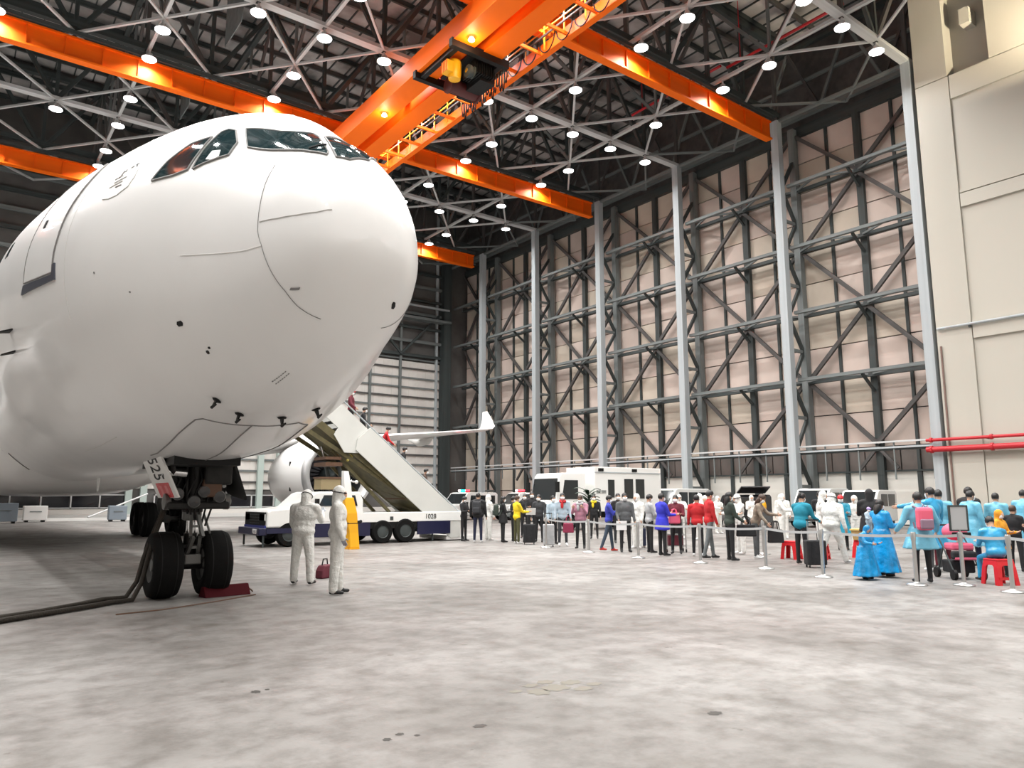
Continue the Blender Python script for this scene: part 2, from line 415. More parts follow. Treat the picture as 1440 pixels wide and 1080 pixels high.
# warm floodlight on an arm, added out of view to brighten the upper cream wall
fd = empty('added_wall_fill', (W, 7.5, 21.5), 0, 'warm floodlight on an arm, added unseen to brighten the cream wall', 'lamp')
MB().bar((0, 0, 0), (-3.2, 0, 0), .08).build('arm', M_DSTEEL, fd); MB().box((-3.3, 0, .1), (.3, .5, .4)).build('housing', M_DSTEEL, fd, bevel=.03)
MB().box((-3.14, 0, .1), (.02, .42, .32)).build('lens', mat('warm_lamp_glow', (1.0, .85, .55), .4, emit=10), fd)
fl_ = bpy.data.lights.new('fill_light', 'AREA'); fl_.shape = 'RECTANGLE'; fl_.size = .42; fl_.size_y = .32; fl_.energy = 1300; fl_.spread = R(70); fl_.color = (1.0, .86, .62)
fo = bpy.data.objects.new('fill_light', fl_); COL.objects.link(fo); fo.parent = fd; fo.location = (-3.1, 0, .1); fo.rotation_euler = Vector((3.1, 8.0, 7.6)).to_track_quat('-Z', 'Y').to_euler()

# back wall
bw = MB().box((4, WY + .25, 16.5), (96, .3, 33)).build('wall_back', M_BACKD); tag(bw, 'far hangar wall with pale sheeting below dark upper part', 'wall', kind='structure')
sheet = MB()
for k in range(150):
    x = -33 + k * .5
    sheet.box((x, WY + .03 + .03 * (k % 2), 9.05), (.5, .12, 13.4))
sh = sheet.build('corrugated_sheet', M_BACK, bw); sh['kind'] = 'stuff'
for k in range(14): member('girt', (-33, WY - .1, 3.0 + 1.0 * k), (41.6, WY - .1, 3.0 + 1.0 * k), .12, .16, M_BSTEEL if k % 3 == 0 else M_MSTEEL, bw)
for x in (-20, -8, 29.5, 33.2, 36.6, 40.9): member('wall_post', (x, WY - .22, 2.3), (x, WY - .22, 33), .22, .26, M_MSTEEL if x < 40 else M_LSTEEL, bw)
for x in (12.0, 13.1, 22.6, 24.3): member('wall_post', (x, WY - .35, 0), (x, WY - .35, 12), .5, .4, M_GREENP, bw)
for k in range(9): member('upper_rail', (-33, WY - .3, 16.4 + 1.5 * k), (41.6, WY - .3, 16.4 + 1.5 * k), .3, .3, M_MSTEEL if k % 2 else M_DSTEEL, bw)
for k in range(10): member('upper_diagonal', (-4 + 4.5 * k, WY - .5, 16.4 if k % 2 else 21.0), (.5 + 4.5 * k, WY - .5, 21.0 if k % 2 else 16.4), .22, .22, M_DSTEEL, bw)
member('corner_column', (41.8, WY - .6, 0), (41.8, WY - .6, 27), .9, .9, M_DSTEEL, bw)
member('walkway_beam', (25, WY - 1.0, 20.2), (42, WY - 1.0, 20.2), 1.0, .25, M_MSTEEL, bw)
member('walkway_beam', (25, WY - 1.0, 21.6), (42, WY - 1.0, 21.6), .2, .2, M_LSTEEL, bw)
# low ribbon of dark windows, each its own
kk = 0
for k in range(17):
    x0 = -8 + k * 2.0
    if 11.3 < x0 < 12.9: continue
    kk += 1
    w_ = empty('window_%d' % kk, (x0, WY - .12, 0.78), 0, 'small dark night window low in the far wall, under the aircraft belly', 'window', 'ribbon windows in the far wall', 'structure')
    MB().box((.95, 0, .55), (1.86, .06, .95)).build('pane', M_GLASSD, w_)
    fr = MB(); fr.box((.95, -.03, 1.06), (2.0, .12, .08)); fr.box((.95, -.03, .03), (2.0, .12, .08)); fr.box((0, -.03, .55), (.10, .12, 1.1))
    fr.build('window_frame', M_WSTEEL, w_)
member('sill_wall', (-33, WY - .05, .36), (41, WY - .05, .36), .14, .72, M_BACK, bw)
for nm, x, m_ in (('left', -1, M_GREENP), ):
    MB().box((20, WY - .5, .15), (40, .5, .3)).build('kerb', mat('pale_kerb', (.6, .6, .58), .7), bw)
# other sides of the hall (behind the viewer)
for n_, c, d in (('wall_left', (-38.2, 27, 16.5), (.3, 84, 33)), ('wall_near', (2, -14.2, 16.5), (92, .3, 33))):
    tag(MB().box(c, d).build(n_, M_BACK), 'pale sheet hangar wall outside the view', 'wall', kind='structure')

# roof deck, purlins, trusses
ce = MB().box((4, 27, 33.2), (96, 86, .2)).build('ceiling', M_ROOF); tag(ce, 'dark mottled metal roof deck high above the trusses', 'ceiling', kind='structure')
for k in range(34): member('purlin', (-34, 0 + 2.05 * k, 32.85), (44, 0 + 2.05 * k, 32.85), .16, .34, M_DSTEEL if k % 2 else M_BSTEEL, ce)
for k in range(60): member('deck_rib', (-30 + 1.25 * k, -2, 33.05), (-30 + 1.25 * k, 68, 33.05), .08, .1, M_DSTEEL, ce)
TN = {9.55: 'nearest', 18.15: 'second nearest', 26.75: 'third nearest', 35.30: 'middle', 43.85: 'third farthest', 52.45: 'second farthest', 61.05: 'farthest'}
for y, nm in TN.items():
    pale = y in (18.15, 35.30, 52.45)
    t = empty('roof_truss', (0, 0, 0), 0, '%s roof truss spanning across the hall, %s lower chord' % (nm, 'pale grey' if pale else 'dark'), 'truss', 'trusses across the hall')
    if pale:
        member('bottom_chord', (-30, y, 26.52), (W + .5, y, 26.52), .50, .22, M_WSTEEL, t)
    else:
        member('bottom_chord', (-30, y, 26.95), (W + .5, y, 26.95), .36, .36, M_DSTEEL, t)
    member('top_chord', (-30, y, 32.3), (W + 2, y, 32.3), .4, .4, M_DSTEEL, t)
    for k in range(14):
        x = 42.3 - 3.535 * k
        member('web_post', (x, y, 26.4), (x, y, 32.2), .2, .24, M_DSTEEL if k % 2 else M_BSTEEL, t)
        a, b = (26.5, 32.2) if k % 2 else (32.2, 26.5)
        member('web_diagonal', (x, y, a), (x - 3.535, y, b), .2, .24, M_DSTEEL if k % 3 else M_BSTEEL, t)
for q, x in enumerate([35.26 - 7.07 * k for k in range(8)]):
    t = empty('longitudinal_truss', (0, 0, 0), 0, 'roof truss running away from the viewer, %s' % place(q), 'truss', 'trusses along the hall')
    member('bottom_chord', (x, -12, 26.55), (x, 67, 26.55), .18, .18, M_WSTEEL, t)
    member('top_chord', (x, -12, 32.1), (x, 67, 32.1), .3, .3, M_DSTEEL, t)
    for k in range(14):
        y = 9.55 + 4.29 * k
        if y + 4.29 > 67: break
        member('web_diagonal', (x, y, 26.6 if k % 2 else 32.0), (x, y + 4.29, 32.0 if k % 2 else 26.6), .17, .2, M_MSTEEL if k % 2 else M_BSTEEL, t)
        member('web_post', (x, y, 26.6), (x, y, 32.0), .14, .16, M_MSTEEL, t)
# flat bracing between the lower chords: every lamp node is a crossing
bc = empty('roof_bracing', (0, 0, 0), 0, 'pale thin crossing braces between the lower roof chords', 'bracing', kind='structure')
yr = [9.55, 18.15, 26.75, 35.30, 43.85, 52.45, 61.05, 67.5]
for a, b in zip(yr[:-1], yr[1:]):
    for k in range(8):
        x0, x1 = 38.8 - 7.07 * k, 38.8 - 7.07 * (k + 1)
        member('brace', (x0, a, 26.5), (x1, b, 26.5), .13, .13, M_WSTEEL, bc)
        member('brace', (x1, a, 26.48), (x0, b, 26.48), .13, .13, M_WSTEEL, bc)
        if k == 0 and a > 18:
            member('brace', (W + .3, a, 26.46), (W + .3, b, 26.46), .2, .2, M_MSTEEL, bc)
            member('brace', (x0, a, 26.46), (W + 1.5, (a + b) / 2, 26.46), .13, .13, M_MSTEEL, bc)
            member('brace', (x0, b, 26.46), (W + 1.5, (a + b) / 2, 26.46), .13, .13, M_MSTEEL, bc)
# draft curtains and sprinkler pipes among the trusses
for k, (y0, y1, x, nm) in enumerate(((36.6, 41.2, 10.5, 'nearer'), (47.5, 51.5, 10.5, 'farther'))):
    cu = MB().prism([(y0, 33.0), (y1, 33.0), (y1, 27.0), (y0 + 1.6, 27.0)], 'X', x, x + .05).build('draft_curtain', M_MSTEEL)
    tag(cu, 'flat grey draft curtain sheet hanging in the dark roof, %s of two above the aircraft' % nm, 'curtain', 'draft curtains')
for k, (a, b) in enumerate((((36.45, 18.6, 28.0), (36.45, 26.2, 28.0)), ((36.8, 26.9, 28.6), (36.8, 34.6, 28.6)))):
    sp = MB().tube([a, b], .09, 8).tube([(a[0], a[1] + 1, a[2]), (a[0], a[1] + 1, 32.7)], .03, 6).tube([(b[0], b[1] - 1, b[2]), (b[0], b[1] - 1, 32.7)], .03, 6).build('sprinkler_pipe', M_REDPIPE)
    tag(sp, 'red sprinkler pipe high under the dark roof, %s of two' % ('nearer' if k == 0 else 'farther'), 'pipe', 'sprinkler pipes')

# ------------------------------------------------------------------ orange crane runway beams
def runway(y, x0, x1, label):
    t = empty('crane_runway_beam', (0, 0, 0), 0, label, 'beam', 'orange crane runway beams')
    member('web', (x0, y, 25.4), (x1, y, 25.4), .16, 1.14, M_ORANGE, t)
    member('lower_flange', (x0, y, 24.82), (x1, y, 24.82), .50, .10, M_ORANGE2, t)
    member('upper_flange', (x0, y, 26.0), (x1, y, 26.0), .46, .10, M_ORANGE, t)
    member('power_rail', (x0, y - .26, 26.25), (x1, y - .26, 26.25), .16, .22, M_DSTEEL, t)
    n = int((x1 - x0) / 1.77)
    for k in range(n + 1):
        x = x0 + .02 + k * 1.77
        member('stiffener', (x, y, 24.86), (x, y, 25.95), .05, .40, M_ORANGE, t)
    return t
runway(26.6, -20, 41.2, 'short upper orange crane beam running to the second column')
runway(43.7, -20, 41.2, 'long middle orange crane beam crossing behind the aircraft')
runway(61.0, -20, 41.0, 'farthest and lowest orange crane beam')

# ------------------------------------------------------------------ orange bridge crane under the runway beams
cr = empty('bridge_crane', (0, 0, 0), 0, 'orange double girder bridge crane with walkway hanging under the roof', 'crane')
Y0, Y1 = 8.0, 45.0
for x, nm in ((18.15, 'girder'), (19.85, 'girder')):
    g = member(nm, (x, Y0, 23.95), (x, Y1, 23.95), 1.05 if x < 19 else .95, 1.15, M_ORANGE, cr)
    member('girder_flange', (x, Y0, 23.36), (x, Y1, 23.36), 1.2 if x < 19 else 1.1, .06, M_ORANGE2, cr)
for k in range(13): member('tie_plate', (18.5, 9.5 + 2.9 * k, 24.45), (19.5, 9.5 + 2.9 * k, 24.45), .5, .06, M_ORANGE, cr)
for y in (9.5, 26.6, 43.7):
    member('end_carriage', (16.8, y, 24.66), (22.3, y, 24.66), .45, .26, M_ORANGE, cr)
member('fascia_beam', (22.05, Y0, 23.75), (22.05, Y1, 23.75), .10, .75, M_ORANGE2, cr)
member('fascia_flange', (22.0, Y0, 23.40), (22.0, Y1, 23.40), .34, .06, M_ORANGE2, cr)
for k in range(19): member('walkway_bearer', (20.3, 8.4 + 2.02 * k, 23.5), (22.05, 8.4 + 2.02 * k, 23.5), .10, .16, M_ORANGE2, cr)
for x, z in ((20.55, 24.6), (20.55, 24.1), (21.75, 25.0), (21.75, 24.55)):
    member('handrail', (x, Y0, z), (x, Y1, z), .06, .06, mat('yellow_orange_rail', (.85, .38, .03), .4), cr)
for k in range(25):
    member('rail_post', (21.75, 8.2 + 1.5 * k, 23.5), (21.75, 8.2 + 1.5 * k, 25.0), .06, .06, MATS['yellow_orange_rail'], cr)
    if k % 2: member('rail_post', (20.55, 8.2 + 1.5 * k, 23.5), (20.55, 8.2 + 1.5 * k, 24.6), .06, .06, MATS['yellow_orange_rail'], cr)
# work lamps fixed beneath the left girder: they throw the bright patches on the orange paint
for y in (36.2, 27.3, 19.5):
    lamp_b = MB().lathe([(.10, .1), (.16, .0), (.16, -.05)], (18.15, y, 23.2), seg=12); lb = lamp_b.build('work_lamp', mat('warm_lamp_glow', (1.0, .85, .55), .4, emit=10), cr)
    l = bpy.data.lights.new('work_light', 'POINT'); l.energy = 170; l.color = (1.0, .82, .5); l.shadow_soft_size = .12
    lo = bpy.data.objects.new('work_light', l); COL.objects.link(lo); lo.location = (18.15, y, 22.85); lo.parent = cr
# trolley with hoist
tr = empty('hoist_trolley', (19.2, 29.8, 23.35), 0, 'black hoist trolley with yellow motor slung beneath the orange crane', 'hoist')
f_ = MB()
for y in (-1.75, 1.75): f_.box((-.05, y, -.15), (3.4, .28, .42))
for x in (-1.3, 1.3): f_.box((x, 0, -.12), (.25, 3.4, .34))
f_.box((.35, 0, -.1), (1.6, 2.6, .1)); f_.box((.95, .1, -.55), (.9, 2.2, .8)); f_.build('trolley_frame', M_BLACK, tr)
MB().lathe([(.42, -.9), (.46, -.9), (.46, -.8), (.36, -.78), (.36, .78), (.46, .8), (.46, .9), (.42, .9)], (.5, .6, -.75), 'X', 18).build('rope_drum', mat('dark_red_drum', (.07, .012, .012), .5), tr, 40)
for k in range(9): MB().box((.0 + .14 * k, -.75, -.45), (.05, 1.1, .7)).build('resistor_fin', M_BLACK, tr)
MB().lathe([(.1, -.6), (.30, -.55), (.34, -.3), (.34, .3), (.30, .42), (.12, .48)], (-.75, -.55, -.62), 'Z', 14).build('hoist_motor', M_YELLOW, tr, 40)
MB().box((-1.15, -.55, -.68), (.4, .55, .6)).build('brake_box', M_YELLOW, tr, bevel=.03)
for k in range(4): MB().box((-1.36, -.75 + .14 * k, -.68), (.03, .04, .58)).build('brake_grille_bar', M_ORANGE2, tr)
MB().lathe([(.05, -.2), (.32, -.18), (.32, -.05), (.22, -.02), (.22, .1), (.32, .14), (.05, .2)], (-.2, -1.15, -.85), 'X', 16).build('hook_sheave', M_DSTEEL, tr, 40)
MB().lathe([(.0, -.02), (.12, -.02), (.12, .02)], (-.42, -1.15, -.85), 'X', 12).build('sheave_hub', M_CHROME, tr)
# festoon cable under the walkway edge: every hanging loop is a part
fe = empty('festoon_cable', (0, 0, 0), 0, 'black festoon cable in hanging loops along the crane walkway edge', 'cable')
member('track', (21.55, Y0, 24.05), (21.55, Y1 - 6, 24.05), .07, .09, M_DSTEEL, fe)
y = 33.4; k = 0
while y > 16:
    wd = .24 if k < 18 else 1.3
    dp_ = 1.05 + .25 * math.sin(k * 1.7) if k < 18 else .85
    pts = [(21.60, y - wd * t / 8, 24.0 - dp_ * (1 - (2 * t / 8 - 1) ** 2) ** .6) for t in range(9)]
    MB().tube(pts, .035, 5).build('cable_loop', M_BLACK, fe)
    if k % 3 == 0: MB().box((21.60, y, 24.06), (.1, .12, .14)).build('cable_carrier', M_DSTEEL, fe)
    y -= wd; k += 1

# ------------------------------------------------------------------ the airliner
NX, NY, HD, CZ = 3.1, 6.32, 0.008, 4.9
AP = empty('airliner', (NX, NY, 0), -HD, 'big plain white twin jet airliner parked nose forward in the hangar', 'airplane')
_cx = [0, .1, .5, 1.3, 2.2, 3.4, 4.8, 7, 10., 15, 42, 50, 56, 61.3]
_t = [-.81, -.31, .21, .73, 1.34, 1.76, 2.02, 2.36, 2.78, 2.82, 2.82, 2.7, 2.35, 1.6]
_b = [-.81, -1.25, -1.74, -2.13, -2.35, -2.55, -2.75, -2.81, -2.82, -2.82, -2.82, -1.7, -.3, 1.1]
_w = [0, .42, .76, 1.02, 1.40, 1.88, 2.25, 2.62, 2.88, 2.82, 2.82, 2.35, 1.5, .25]
def pchip(x, y, xi):
    x = np.array(x); y = np.array(y, float); h = np.diff(x); d = np.diff(y) / h; m = np.zeros(len(x))
    for i in range(1, len(x) - 1):
        if d[i - 1] * d[i] > 0:
            w1 = 2 * h[i] + h[i - 1]; w2 = h[i] + 2 * h[i - 1]; m[i] = (w1 + w2) / (w1 / d[i - 1] + w2 / d[i])
    m[0] = d[0]; xi = np.asarray(xi, float)
    j = np.clip(np.searchsorted(x, xi) - 1, 0, len(h) - 1); t = (xi - x[j]) / h[j]
    return (1 + 2 * t) * (1 - t) ** 2 * y[j] + t * (1 - t) ** 2 * h[j] * m[j] + t * t * (3 - 2 * t) * y[j + 1] + t * t * (t - 1) * h[j] * m[j + 1]
_sx = np.sqrt(_cx)
_gx = np.linspace(0, math.sqrt(61.3), 4000)
_gt, _gb, _gw = (pchip(_sx, q, _gx) for q in (_t, _b, _w))
def fus(x, deg, off=0.0):
    """point on the fuselage skin: x metres aft of the nose tip, deg round the section (0 = port, 90 = top, 180 = starboard)"""
    s = math.sqrt(max(x, 0)); t, b, w = (float(np.interp(s, _gx, q)) for q in (_gt, _gb, _gw))
    c = float(np.interp(x, [0, 1, 2, 4, 7, 9, 42, 61.3], [-.9, -.8, -.6, -.3, -.05, 0, 0, 1.35])); c = min(max(c, b), t)
    a = R(deg); sn = math.sin(a)
    return Vector((w * math.cos(a), x, CZ + (c + (t - c) * sn if sn > 0 else c + (c - b) * sn)))
def fusn(x, deg):
    e = .02; p = fus(x, deg)
    n = (fus(x, deg + 1.5) - fus(x, deg - 1.5)).cross(fus(x + e, deg) - fus(max(x - e, 0.0005), deg))
    n.normalize()
    q = Vector((0, x, CZ - .1))
    return n if n.dot(p - q) > 0 else -n
def skin(x, deg, off): return fus(x, deg) + fusn(x, deg) * off
SEG = 96
xs = list(np.linspace(.035, 1, 18) ** 2 * 2) + list(np.arange(2.2, 10.1, .2)) + [11, 12, 13.5, 15, 20, 26, 32, 38, 42, 45, 48, 50, 52, 54, 56, 58, 60, 61.3]
f = MB(); f.loft([[fus(x, 360 * k / SEG) for k in range(SEG)] for x in xs], True)
f.build('fuselage', M_PLANE, AP, True)

def path(pts, off=.006, n=6):
    out = []
    for (x0, d0), (x1, d1) in zip(pts[:-1], pts[1:]):
        for k in range(n): out.append(skin(x0 + (x1 - x0) * k / n, d0 + (d1 - d0) * k / n, off))
    out.append(skin(*pts[-1], off)); return out
def seam(name, pts, r=.008, m=M_SEAM, n=6): return MB().tube(path(pts, .003, n), r, 5).build(name, m, AP)
def mirror(pts): return [(x, 180 - d) for x, d in pts]
def patch(poly, off, thick, rings=5, sub=4):
    """a plate that follows the skin: polygon in (x, deg)"""
    n = len(poly); ed = []
    for i in range(n):
        (x0, d0), (x1, d1) = poly[i], poly[(i + 1) % n]
        for k in range(sub): ed.append((x0 + (x1 - x0) * k / sub, d0 + (d1 - d0) * k / sub))
    cx_ = sum(p[0] for p in poly) / n; cd = sum(p[1] for p in poly) / n
    b = MB(); top = []
    for r_ in range(1, rings + 1):
        t = r_ / rings; top.append([skin(cx_ + (x - cx_) * t, cd + (d - cd) * t, off) for x, d in ed])
    c = skin(cx_, cd, off); k = len(ed)
    vs = [c] + [p for ring in top for p in ring]
    fs = [(0, 1 + j, 1 + (j + 1) % k) for j in range(k)]
    for i in range(rings - 1):
        for j in range(k):
            a = 1 + i * k + j; a2 = 1 + i * k + (j + 1) % k
            fs.append((a, a + k, a2 + k, a2))
    low = [skin(x, d, off - thick) for x, d in ed]; o = len(vs); vs += low
    for j in range(k):
        a = 1 + (rings - 1) * k + j; a2 = 1 + (rings - 1) * k + (j + 1) % k
        fs.append((a, o + j, o + (j + 1) % k, a2))
    b.add(vs, fs); return b
W_FRONT = [(1.87, 125.7), (1.47, 115.8), (1.19, 101.8), (1.0, 103.0), (.50, 113), (.46, 116), (.62, 122.0), (.86, 126.4), (1.2, 131.2), (1.56, 134.8)]
W_SLIDE = [(2.13, 152.5), (2.15, 143.5), (2.15, 135.4), (2.15, 132), (2.09, 129.4), (1.96, 129.0), (1.75, 134.8), (1.72, 142.3), (1.90, 147.0)]
W_REAR = [(2.76, 157.6), (2.66, 149.2), (2.48, 140.2), (2.22, 135.6), (2.20, 145), (2.21, 152.8), (2.42, 155.4)]
W_FRONTL = [(1.02, 98.4), (.68, 105), (.39, 111.2), (.33, 102), (.40, 82), (.80, 64), (1.35, 52), (1.72, 55), (1.5, 69), (1.2, 86)]
for nm, poly in (('windshield_pane', W_FRONT), ('windshield_pane', W_FRONTL), ('sliding_window', W_SLIDE), ('side_window', W_REAR), ('sliding_window', mirror(W_SLIDE)), ('side_window', mirror(W_REAR))):
    w_ = patch(poly, .012, .03).build(nm, M_COCK, AP, 30)
    MB().tube(path(poly + [poly[0]], .010, 4), .011, 5).build('window_seal', M_SEAM, w_)
# wipers and the sun visor inside the sliding window
MB().tube([skin(.66, 121.5, .03), skin(.62, 114, .035), skin(.60, 110, .03)], .012, 5).build('wiper', M_BLACK, AP)
seam('wiper', [(1.55, 134.2), (1.2, 130.2), (.9, 125.8), (.74, 122.2)], .010, M_WHITE)
patch([(2.0, 147.5), (1.99, 143), (1.88, 141.5), (1.84, 144.5), (1.90, 147)], .016, .01, 2, 2).build('visor', M_WHITE, AP)
# door with its sill band
for sgn in (1, -1):
    q = (lambda p: p) if sgn == 1 else mirror
    dpoly = q([(4.86, 184.2), (4.84, 178), (4.80, 173.5), (4.76, 165), (4.71, 158), (4.68, 152), (4.70, 146), (4.86, 139.5), (5.2, 138), (5.7, 138), (5.98, 140), (6.02, 147), (6.0, 154), (6.02, 161), (6.06, 167), (6.10, 173.5), (6.14, 184.0), (5.5, 184.2)])
    d_ = patch(dpoly, .014, .02, 6, 2).build('cabin_door', M_PLANE, AP, 30)
    MB().tube(path(dpoly + [dpoly[0]], .012, 3), .010, 5).build('door_seal', M_SEAM, d_)
    hd_ = q([(5.58, 166), (5.66, 166), (5.66, 163), (5.58, 163)]); patch(hd_, .024, .012, 2, 2).build('door_handle', M_BLACK, d_)
    patch(q([(4.76, 186.6), (4.86, 184.9), (5.5, 184.8), (6.16, 184.6), (6.28, 187.3), (5.5, 187)]), .018, .02, 4, 4).build('sill_band', M_SILL, AP, 30)
    patch(q([(4.76, 186.8), (4.77, 181.6), (4.86, 181.8), (4.88, 185.2)]), .0185, .02, 3, 3).build('sill_corner', M_SILL, AP, 30)
# passenger windows further aft
for k in range(40):
    x = 8.2 + 1.06 * k
    if 18.5 < x < 20.2: continue
    for dg in (163.5, 16.5):
        patch([(x - .12, dg + 3), (x + .12, dg + 3), (x + .13, dg), (x + .12, dg - 3), (x - .12, dg - 3), (x - .13, dg)], .006, .01, 2, 1).build('cabin_window', M_COCK, AP)
# radome joint, lightning strips, access panel lines, vents and probes
seam('radome_joint', [(.92, 140), (.89, 151.5), (.84, 164), (.80, 176.8), (.73, 184.3), (.63, 201.8), (.56, 214.5), (.53, 226.8), (.46, 244)], .0035, M_SEAM)
seam('radome_joint', [(.92, 40), (.89, 28), (.80, 3), (.63, -22), (.53, -47), (.46, -64)], .0035, M_SEAM)
seam('lightning_strip', [(.79, 172.2), (.66, 171.5), (.53, 170.8), (.43, 169.4), (.33, 167.8), (.26, 165.6), (.19, 162.8), (.15, 159.2), (.11, 155.0)], .004, M_SEAML, 2)
seam('lightning_strip', [(.73, 184.6), (1.2, 185), (2.0, 185.5)], .003, M_SEAML)
for x, d0, d1 in ((4.45, 130, 200),): seam('skin_joint', [(x, d0), (x, (d0 + d1) / 2), (x, d1)], .002, M_SEAML)
0 and seam('skin_joint', [(1.0, 217), (1.9, 219.5), (3.4, 221), (6, 222), (9, 222)], .004, M_SEAML, 5)
0 and seam('skin_joint', [(1.4, 236), (3, 238), (4.59, 240.3), (6.5, 241)], .004, M_SEAML, 5)
GD = [(6.1, 254.3), (5.67, 254), (4.9, 251.5), (4.11, 249), (3.38, 247.5), (3.24, 248.6), (2.97, 260.8), (2.89, 264.2), (2.78, 276.5), (2.78, 283), (3.2, 291), (4.5, 289.5), (6.1, 285.7)]
seam('gear_door_line', GD, .010, M_SEAM, 5)
seam('gear_door_line', [(2.89, 264.2), (3.6, 266), (4.41, 267.5), (6.1, 270)], .010, M_SEAM, 5)
seam('gear_door_line', [(5.9, 241), (7.3, 243), (8.8, 244)], .005, M_SEAML, 5)
def blade(name, x, d, h, l, m=M_BLACK, lean=0.0, tee=False):
    n = fusn(x, d); p = fus(x, d); a = Vector((0, 1, 0)); a = (a - n * a.dot(n)).normalized(); s = n.cross(a)
    b = MB(); b.add([p - a * l * .5 - s * .012, p + a * l * .5 - s * .012, p + n * h + a * (l * .3 + lean) - s * .008, p + n * h - a * (l * .15 - lean) - s * .008,
                     p - a * l * .5 + s * .012, p + a * l * .5 + s * .012, p + n * h + a * (l * .3 + lean) + s * .008, p + n * h - a * (l * .15 - lean) + s * .008],
                    [(0, 1, 2, 3), (7, 6, 5, 4), (0, 4, 5, 1), (1, 5, 6, 2), (2, 6, 7, 3), (3, 7, 4, 0)])
    if tee:
        t0 = p + n * h; b.tube([t0 + a * .02, t0 - a * .10], [.020, .012], 6); b.ball(p + n * .004, (.06, .06, .06), 8, 4, (s.to_track_quat('X', 'Z')).to_matrix() @ Matrix.Diagonal((1, 1, .3)))
    return b.build(name, m, AP)
for x, d in ((2.58, 243.8), (2.63, 255), (2.43, 271.2), (2.20, 284.8)): blade('pitot_probe', x, d, .10, .09, tee=True)
def spot(name, x, d, rx, rd, m=M_BLACK): return patch([(x - rx, d), (x - rx * .6, d + rd), (x + rx * .6, d + rd), (x + rx, d), (x + rx * .6, d - rd), (x - rx * .6, d - rd)], .008, .012, 2, 2).build(name, m, AP)
spot('vent', 2.22, 210, .05, 1.0); spot('static_port', 2.02, 223.5, .02, .8); spot('static_port', 1.96, 222, .015, .5)
spot('drain_hole', .29, 305.8, .03, 2.0)
patch([(.49, 214.6), (.51, 215.6), (.43, 219.0), (.41, 218.0)], .010, .012, 2, 3).build('latch_plate', M_SEAM, AP)
for k in range(14): patch([(1.27 + .045 * (k % 7), 249 + 2.2 * (k // 7)), (1.295 + .045 * (k % 7), 249 + 2.2 * (k // 7)), (1.295 + .045 * (k % 7), 249.5 + 2.2 * (k // 7)), (1.27 + .045 * (k % 7), 249.5 + 2.2 * (k // 7))], .005, .006, 1, 1).build('stencil_mark', M_SEAM, AP)
blade('sensor_vane', 7.29, 195.8, .16, .28); blade('antenna_blade', 7.47, 202.3, .18, .22); blade('antenna_blade', 16, 270, .35, .4, M_WHITE); blade('antenna_blade', 12, 90, .35, .4, M_WHITE)
for x, d in ((3.6, 188), (3.3, 150), (2.9, 196)): spot('rivet_mark', x, d, .012, .3, M_SEAM)
# ghost of a removed emblem on the painted skin
seam('ghost_emblem_line', [(3.72, 162.8), (3.55, 163), (3.38, 162), (3.21, 159), (3.18, 155), (3.21, 151.5)], .005, M_SEAML, 3)
for x0, d0, x1, d1 in ((3.68, 158.4, 3.42, 156.2), (3.62, 156.6, 3.38, 154.4), (3.66, 155, 3.50, 153.6), (3.52, 158.6, 3.40, 157.8), (3.5, 152.2, 3.5, 151), (3.34, 149.4, 3.30, 148.6), (3.42, 150.6, 3.37, 149.8), (3.56, 154.6, 3.54, 151.5)):
    seam('ghost_emblem_stroke', [(x0, d0), (x1, d1)], .006, M_SEAML if x0 > 3.6 else M_SEAM, 2)

# belly fairing at the wing root
def fair(x):
    s = max(0.0, min(1.0, (x - 18.6) / 5.5)); e = max(0.0, min(1.0, (41 - x) / 7)); return math.sin(s * PI / 2) ** .8 * math.sin(e * PI / 2) ** .8
fb = MB(); rings = []
for x in [18.62, 18.8, 19.1, 19.6, 20.3, 21.2, 22.5, 24, 27, 31, 35, 37, 39, 40, 40.8]:
    a = fair(x); rings.append([Vector((3.45 * (.62 + .38 * a) * math.copysign(abs(math.cos(t)) ** .75, math.cos(t)) * (.35 + .65 * min(1, a * 1.6)), x, CZ - 1.75 + math.sin(t) * (.9 + .62 * a) * (.3 + .7 * min(1, a * 1.6)))) for t in [2 * PI * k / 48 for k in range(48)]])
fb.loft(rings); fb.build('belly_fairing', M_PLANE, AP, True)
seam('fairing_line', [(18.9, 228), (19.4, 236), (20, 245), (21, 256), (22, 268)], .02, M_SEAM)

